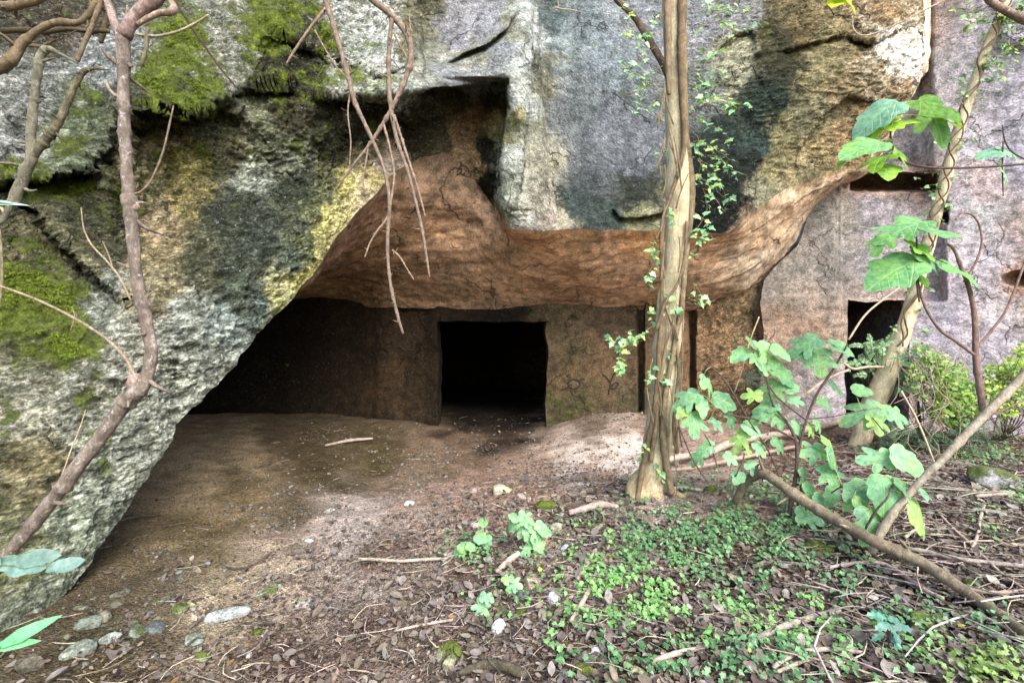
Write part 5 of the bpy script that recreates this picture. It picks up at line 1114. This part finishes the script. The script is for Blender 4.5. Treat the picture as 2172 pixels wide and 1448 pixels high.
# arching old fig stem lying along the slope, and the branch rising to the right
a = Acc(); AP = [(1560,1066,3.55,8),(1566,1050,3.5,9),(1578,1028,3.45,10),(1598,1010,3.38,11),(1624,1005,3.28,12),(1660,1030,3.15,12),(1700,1058,3.05,13),(1740,1083,2.95,13.5),(1800,1118,2.8,14.5),(1850,1145,2.68,16),(1910,1172,2.58,16),(1960,1195,2.5,16),(2010,1228,2.4,17),(2060,1262,2.3,17),(2115,1302,2.2,18),(2172,1342,2.1,19),(2260,1405,2.0,21)]
a.px([(x, y, min(Y, hit(x, y)[1] - .05), r) for x, y, Y, r in AP], sides=16, per=8, wob=.16, seed=4, knots=.35, spur=10, c=(.62, .58, .52))
arch = tag(a.build('arching_stem', M_BARK_GREY), 'long grey stem arching along the ground from the lower right corner', 'stem')
a = Acc(); BY = 2.75
a.px([(2290,680,16),(2220,745,15),(2172,795,14),(2130,840,13.5),(2090,878,13),(2050,920,12),(2005,968,11),(1965,1006,10),(1930,1045,10),(1900,1080,11),(1872,1122,12),(1858,1150,11),(1850,1172,9)], BY, .88, sides=14, per=8, wob=.14, seed=6, knots=.25)
sb = make_thing('slanting_branch', 'brown branch slanting up to the right edge above the arching stem', 'branch', W(1858, 1146, BY)); a.build('main_stem', M_BARK_GREY, sb)
for L in ([(2086,880,8),(2078,820,8),(2070,760,8),(2069,700,7.5),(2064,650,6.5),(2052,600,5.5),(2040,570,5),(2024,530,4),(2010,518,3)],[(2066,752,5),(2030,725,4.5),(1995,700,4.2),(1970,665,4),(1955,630,3.6),(1945,585,3),(1944,520,2.6)],[(2074,735,4),(2100,705,3.6),(2130,665,3.4),(2150,620,3.2),(2172,560,3),(2190,500,2.6)],[(2045,598,3.4),(2068,560,3.2),(2082,520,3),(2078,480,2.8),(2062,456,2.6),(2040,452,2.4),(2026,466,2)],[(2090,884,3.4),(2130,868,3),(2190,840,2.8)]):
    b = Acc(); b.px(L, BY + .1, sides=9, per=6, wob=.15, knots=.35, seed=int(L[0][0]), c=(.95,.72,.74)); b.build('twig', M_TWIG, sb)
# fig sprays
fig('fig_spray', 'sunlit fig spray hanging before the upper right rim of the cave', 'fig', W(2230, 346, 2.5), [[(2240,344,2.5,3.2),(2172,348,2.5,3.2),(2110,353,2.5,3.2),(2050,356,2.5,3.2),(1985,356,2.5,3),(1930,348,2.5,2.8),(1903,330,2.5,2.6),(1890,295,2.5,2.4),(1889,255,2.5,2.2),(1884,240,2.5,1.8)]],
    [(1862,232,2.5,92,185,(.15,.29,.18)),(1990,228,2.5,100,-5,(.17,.32,.19)),(2005,252,2.48,78,25,(.17,.32,.02)),(1868,262,2.52,76,160,(.25,.43,.02)),(1920,256,2.5,66,-10,(.25,.43,.03)),(1828,312,2.45,92,150,(.16,.34,.11)),(1864,330,2.5,78,120,(.19,.36,.03)),(1914,318,2.5,72,80,(.14,.27,.03)),(1882,352,2.52,66,100,(.19,.35,.04)),(1800,325,2.5,60,165,(.2,.36,.05))], 51, tilt=(.1, .6))
fig('fig_spray', 'fig spray with drooping leaves crossing the middle of the leaning tree', 'fig', W(1950, 610, 2.8), [[(1950,640,2.8,2.4),(1944,590,2.8,2.4),(1945,540,2.8,2.2),(1944,500,2.8,1.8)],[(1944,540,2.8,1.8),(1975,545,2.8,1.6),(2010,560,2.8,1.4)]],
    [(1905,488,2.8,100,180,(.15,.33,.13)),(1998,485,2.8,100,0,(.14,.32,.13)),(1870,505,2.8,55,130,(.17,.36,.10)),(1895,570,2.8,110,165,(.16,.36,.14)),(1955,525,2.8,70,70,(.19,.42,.06)),(1975,535,2.8,70,20,(.14,.32,.13)),(2045,572,2.8,90,40,(.14,.34,.11)),(1950,570,2.8,60,10,(.14,.32,.13))], 52, tilt=(.25, .7))
fig('fig_spray', 'small fig spray with two leaves at the right edge', 'fig', W(2190, 330, 2.9), [[(2190,345,2.9,2.2),(2150,325,2.9,2.2),(2132,300,2.9,2),(2126,266,2.9,1.6)],[(2128,300,2.9,1.8),(2126,350,2.9,1.8),(2128,416,2.9,1.4)]], [(2115,314,2.9,60,175,(.18,.36,.22)),(2150,316,2.9,50,-10,(.18,.36,.2)),(2138,362,2.9,50,20,(.18,.36,.2))], 53)
fig('fig_spray', 'bright yellow-green fig leaves at the top edge right of the tall tree', 'fig', W(1800, -60, 2.6), [[(1800,-70,2.6,2),(1795,-40,2.6,2),(1790,-15,2.6,1.6)]], [(1778,0,2.6,60,130,(.42,.50,.03)),(1800,-6,2.6,60,20,(.40,.50,.03)),(1762,-18,2.6,50,170,(.36,.48,.03))], 54)
b = Acc(); b.px([(1808,35,1.6),(1810,62,1.8),(1830,76,2),(1870,66,2),(1910,48,2),(1955,25,2),(2000,2,2.2),(2040,-20,2.2)], 2.7, sides=6, c=(1.7,1.6,1.5)); tag(b.build('hanging_twig', M_TWIG), 'pale hooked twig before the upper right bulge of the cliff', 'twig')
b = Acc(); b.px([(2060,-60,9),(2100,0,10),(2135,24,11),(2172,42,12),(2230,70,13)], 2.7, sides=10, wob=.15, c=(1.1,.9,.85)); tag(b.build('overhanging_branch', M_BARK_BROWN), 'dark reddish branch cutting across the top right corner', 'branch')
# seedlings
def seedling(px, py, label, L, stems, Y=None, seed=0):
    g = hit(px, py); Y = g[1]
    return fig('fig_seedling', label, 'seedling', g, [[(x, y, Y, r) for x, y, r in S_] for S_ in stems], [(x, y, Y - .02, s_, an, ci) for x, y, s_, an, ci in L], seed, group='fig seedlings on the slope')
seedling(1108, 1178, 'fig seedling with a dozen bright leaves in the centre foreground', [(1096,1092,34,-60,3),(1118,1098,36,20,3),(1086,1112,34,170,3),(1128,1112,34,30,3),(1108,1120,36,120,3),(1150,1118,34,30,3),(1140,1130,34,60,3),(1124,1132,34,80,1),(1116,1165,34,110,3),(1144,1152,36,70,3),(1100,1100,30,200,1),(1160,1128,28,10,1)], [[(1110,1182,2.6),(1108,1150,2.2),(1100,1115,2)],[(1108,1150,2),(1130,1125,1.6)],[(1112,1182,2),(1085,1140,1.6),(1055,1080,1.2)]], seed=61)
seedling(1092, 1260, 'low fig seedling just behind the tan rounded stone', [(1078,1225,26,-60,3),(1092,1238,30,30,3),(1086,1250,28,150,3),(1100,1250,26,80,3)], [[(1094,1262,2),(1088,1240,1.6)]], seed=62)
seedling(1030, 1310, 'single lobed fig leaf seedling left of the half-mossy stone', [(1020,1291,44,100,3),(1034,1268,30,0,3)], [[(1036,1316,2),(1030,1290,1.6),(1030,1272,1.4)]], seed=63)
seedling(1010, 1172, 'weak fig seedling with pale leaves at the left of the slope', [(970,1172,24,170,0),(984,1158,28,-40,0),(1000,1160,24,20,1),(1020,1140,30,40,1),(1032,1148,30,90,1),(1026,1105,24,-70,0),(980,1180,24,110,0)], [[(1032,1172,1.6),(1028,1120,1.6),(1026,1060,1.2)],[(1010,1180,1.4),(990,1165,1.2)]], seed=64)
seedling(1128, 1182, 'tiny two-leaved seedling at the foot of the centre fig seedling', [(1146,1180,24,40,3),(1112,1188,20,150,1)], [[(1130,1186,1.4),(1132,1176,1.2)]], seed=65)
# holly sprig
hl = make_thing('holly_sprig', 'dark blue-green holly sprig low in the lower right litter', 'holly', hit(1885, 1385)); hY = hit(1885, 1385)[1]
a = Acc(); a.px([(1886,1388,2),(1884,1350,2),(1882,1320,1.6)], hY); a.build('stem', M_TWIG_DARK, hl)
l = Leaves(mirror([(0,0),(.12,.08),(.10,.2),(.22,.3),(.14,.42),(.24,.55),(.13,.64),(.16,.8),(.05,.86),(0,1.0)]), .45)
for (x, y, s_, an) in [(1858,1306,44,190),(1905,1310,44,-10),(1868,1330,40,150),(1910,1332,42,20),(1884,1345,40,90),(1875,1300,36,-120),(1890,1362,34,70),(1862,1350,34,150)]: l.add(W(x, y, hY) - imgdir(an) * .5 * s_ / FPX * hY, (U(-.3,.3), -.6, .8), imgdir(an), s_ / FPX * hY, jcol((.05,.15,.10), .25), .25)
l.build('foliage', M_IVY, hl)
# foreground sprays at the left edge
f1 = make_thing('leafy_spray', 'grey-green oval leaflets poking in from the left edge', 'leaf spray', W(-60, 1190, 1.3)); a = Acc(); a.px([(-80,1190,2),(0,1196,2),(60,1200,1.6),(110,1196,1.2)], 1.3, c=(.8,1.2,.8)); a.px([(-60,1180,2),(20,1180,1.6),(70,1168,1.2)], 1.3, c=(.8,1.2,.8)); a.build('stem', M_TWIG, f1)
l = Leaves(OVAL_O, .5)
for (x, y, s_, an, w_) in [(72,1177,95,-18,1),(15,1190,70,-10,1),(42,1208,62,5,1),(80,1204,50,0,1),(112,1194,50,-50,1),(138,1192,60,-35,1),(-20,1190,70,20,1)]: l.add(W(x, y, 1.3) - imgdir(an) * .5 * s_ / FPX * 1.3, (U(-.2,.2), -.8, .65), imgdir(an), .85 * s_ / FPX * 1.3, jcol((.125,.215,.175), .12), .2)
l.build('foliage', M_SMALL, f1)
f2 = make_thing('leafy_spray', 'bright green pointed leaf at the lower left edge', 'leaf spray', W(-40, 1380, 1.2)); a = Acc(); a.px([(-60,1400,2.5),(0,1372,2)], 1.2, c=(.8,1.4,.7)); a.build('stem', M_TWIG, f2)
l = Leaves(mirror([(0,0),(.06,.12),(.12,.38),(.10,.62),(.05,.86),(0,1.0)]), .5)
for (x, y, s_, an) in [(32,1342,110,-38),(14,1366,90,-10),(-20,1372,80,-20)]: l.add(W(x, y, 1.2) - imgdir(an) * .5 * s_ / FPX * 1.2, (.2, -.8, .5), imgdir(an), s_ / FPX * 1.2, jcol((.10,.32,.14), .08), .2)
l.build('foliage', M_SMALL, f2)
f3 = make_thing('leafy_spray', 'pale narrow leaf across the left edge below the mossy ledge', 'leaf spray', W(-40, 435, 1.6)); l = Leaves(LONG_O, .5); l.add(W(-25, 433, 1.6), (0, -.5, .9), imgdir(-3), 85 / FPX * 1.6, (.36,.5,.44), .05); l.add(W(-30, 425, 1.6), (0, -.5, .9), imgdir(6), 60 / FPX * 1.6, (.3,.46,.36), .1); l.build('foliage', M_SMALL, f3)
a = Acc(); a.px([(-60,436,1.6),(-25,433,1.4)], 1.6); a.build('stem', M_TWIG, f3)

# ================================================================== SHRUBS AT THE FOOT OF THE PALE WALL
SY = 5.4
def shrub(name, label, base, clumps, n, size, cols, seed, stems=26, stemc=(.9, .8, .7), outline=OVAL_O, Y=SY):
    g = hit(*base); th = make_thing(name, label, 'shrub', g); rr = np.random.default_rng(seed); a = Acc(); l = Leaves(outline, .45, (1.0,))
    cen = np.array(clumps, float)
    for k in range(stems):
        c = cen[rr.integers(len(cen))]; e = W(c[0] + rr.normal() * c[2] * .6, c[1] + rr.normal() * c[3] * .6, Y + rr.normal() * .25); m = (g + e) / 2 + rr.normal(size=3) * .12
        a.tube([g, m, e], [.007, .005, .002], 5, 5, c=stemc)
    a.build('stem', M_TWIG, th); wts = cen[:, 4] / cen[:, 4].sum()
    for k in range(n):
        c = cen[rr.choice(len(cen), p=wts)]; r = rr.normal(size=3); r = r / np.linalg.norm(r) * rr.uniform(0, 1) ** .45
        p = W(c[0] + r[0] * c[2], c[1] + r[2] * c[3], Y + r[1] * .35)
        if fbm(p[None], 4.0, 2, seed=seed)[0] < -.22: continue
        l.add(p, (rr.uniform(-.7, .7), rr.uniform(-1, .1), rr.uniform(.2, 1)), (rr.uniform(-1, 1), rr.uniform(-1, .4), rr.uniform(-.8, .5)), size * rr.uniform(.6, 1.3), np.array(cols[rr.integers(len(cols))]) * rr.uniform(.65, 1.3), rr.uniform(.05, .4))
    l.build('foliage', M_SMALL, th); return th
shrub('leafy_shrub', 'yellow-green small-leaved shrub against the pale wall right of the doorway', (2040, 935), [(1975,760,40,30,1.3),(1945,800,30,40,.8),(1990,830,40,40,1.2),(2010,790,45,38,1.5),(2030,835,50,38,1.7),(2005,870,50,30,1.2),(2055,875,40,35,1.2),(1950,740,18,16,.4)], 3000, .05, [(.19,.30,.055),(.14,.25,.05),(.26,.36,.09),(.10,.18,.04)], 71)
shrub('leafy_shrub', 'bright yellow leaved shrub at the right edge below the pale wall', (2130, 930), [(2115,790,45,22,1),(2160,780,40,30,1),(2100,820,40,30,.8),(2150,830,45,40,1.1),(2120,870,40,25,.7),(2165,745,15,22,.3)], 1500, .048, [(.28,.38,.06),(.18,.30,.06),(.36,.42,.07),(.09,.17,.045)], 72)
def fronds(name, label, base, specs, col, seed, Y=SY):
    g = hit(*base); th = make_thing(name, label, 'shrub', g); rr = np.random.default_rng(seed); a = Acc(); l = Leaves(LONG_O, .5, (1.0,))
    for (x, y, rx, ry, k, ang, sp) in specs:
        for i in range(k):
            an = ang + rr.normal() * sp; d = imgdir(an) + [0, rr.uniform(-.7, .3), 0]; p = W(x + rr.normal() * rx * .5, y + rr.normal() * ry * .5, Y + rr.normal() * .18); L = rr.uniform(.12, .3)
            pts = [p + d * L * t_ - np.array([0, 0, .25]) * L * t_ * t_ for t_ in np.linspace(0, 1, 5)]; a.tube(pts, np.linspace(.0025, .001, 5), 4, 2, c=(.5, .45, .35)); a.tube([g, (g + p) / 2 + [0, 0, .04], p], [.004, .003, .0024], 4, 3, c=(.5, .45, .35))
            n_ = unit([rr.uniform(-.5, .5), -.8, rr.uniform(.2, .9)]); s_ = unit(np.cross(d, n_))
            for t_ in np.linspace(.08, 1, 15):
                q_ = p + d * L * t_ - np.array([0, 0, .25]) * L * t_ * t_
                for sd in (-1, 1): l.add(q_, n_ + rr.normal(size=3) * .2, s_ * sd + unit(d) * .6, .042 * (1.1 - .6 * t_) * rr.uniform(.8, 1.2), np.array(col) * rr.uniform(.5, 1.5), .2)
    a.build('stem', M_TWIG, th); l.build('foliage', M_SMALL, th); return th
fronds('feathery_shrub', 'dark feathery evergreen sprays low behind the leaning trunk', (1960, 945), [(1950,925,90,28,46,20,50),(1900,915,50,25,20,160,40),(2040,915,50,25,16,0,40),(1935,770,25,30,10,-120,40),(1925,830,30,30,12,-60,50)], (.055,.12,.06), 73)
fronds('feathery_shrub', 'pale feathery spray standing in the low dark doorway', (1850, 915), [(1850,745,26,20,22,-60,60),(1830,780,25,25,12,-120,50),(1875,760,25,25,12,-30,50)], (.2,.34,.17), 74, 5.7)
fronds('feathery_shrub', 'small dark withered spray at the foot of the brown pillar', (1590, 880), [(1588,805,14,12,16,-70,50),(1605,815,14,12,10,-20,50)], (.05,.075,.045), 75, 7.3)
dt = make_thing('dead_bramble', 'tangle of dry pale bramble stems beside the leaning trunk', 'bramble', hit(1960, 930)); a = Acc()
for k in range(24):
    x0, y0 = 1962 + RNG.normal() * 40, 730 + abs(RNG.normal()) * 50; Yk = SY - .25 + RNG.normal() * .12
    a.px([(x0, y0, 1.3), (x0 + U(-10, 40), y0 + U(20, 60), 1.3), (x0 + U(-40, 70), y0 + U(70, 110), 1.2), (x0 + U(-70, 80), y0 + U(100, 170), 1)], Yk, sides=4, per=4, c=jcol((1.1, 1, .85), .3))
a.px([(1790,770,3),(1810,782,3.4),(1840,778,3.4),(1873,778,3)], SY, c=(1.2,1.1,.95)); a.px([(1711,835,3),(1740,812,3),(1768,797,3),(1800,784,3)], SY, c=(1.2,1.1,.95)); a.px([(1800,720,2.6),(1835,668,2.6),(1880,630,2.4),(1925,598,2.2)], SY - .4, c=(1.2,1.1,.95)); a.px([(1912,830,2.6),(1940,880,2.6),(1962,930,2.6),(1985,990,2.4)], SY - .8, c=(1.5,1.4,1.2))
a.build('stems', M_STICK, dt)
st = Acc(); st.px([(1610,672,1.5),(1590,725,1.5),(1572,790,1.4),(1558,832,1.2)], 3.6, sides=5, c=(1.5,1.4,1.0)); tag(st.build('dry_straw', M_STICK), 'thin pale straw rising behind the top of the fig sapling', 'straw')

# ================================================================== MARKS SCRATCHED ON THE CAVE WALL
def mark(paths, label, r=.012):
    a = Acc()
    for L in paths:
        P = np.array([on(B_INNER, x, y, .006, 8.75) for x, y in L]); a.tube(P, [r] * len(P), 6, 4)
    t_ = bpy.data.materials.get('charcoal_mark')
    if not t_:
        t = NT('charcoal_mark', .95, .05); t_ = t.done(t.mix(t.noise(14, 4), (.018, .015, .011), (.045, .037, .026)))
    return tag(a.build('wall_drawing', t_), label, 'drawing', 'drawings on the cave wall')
cir = [(1218 + 13 * math.cos(k / 12 * 6.283), 814 + 10 * math.sin(k / 12 * 6.283)) for k in range(13)]
mark([cir, [(1206,820),(1199,824),(1192,826)], [(1230,808),(1236,803),(1240,803)]], 'dark circle with a tail drawn on the cave wall right of the doorway')
mark([[(1291,836),(1293,825),(1295,812)],[(1295,812),(1288,802),(1278,793)],[(1295,812),(1298,803),(1303,792),(1306,790)],[(1294,822),(1302,824),(1310,818),(1311,812),(1304,812),(1297,819)]], 'dark leafy plant drawn on the cave wall left of the tall tree')
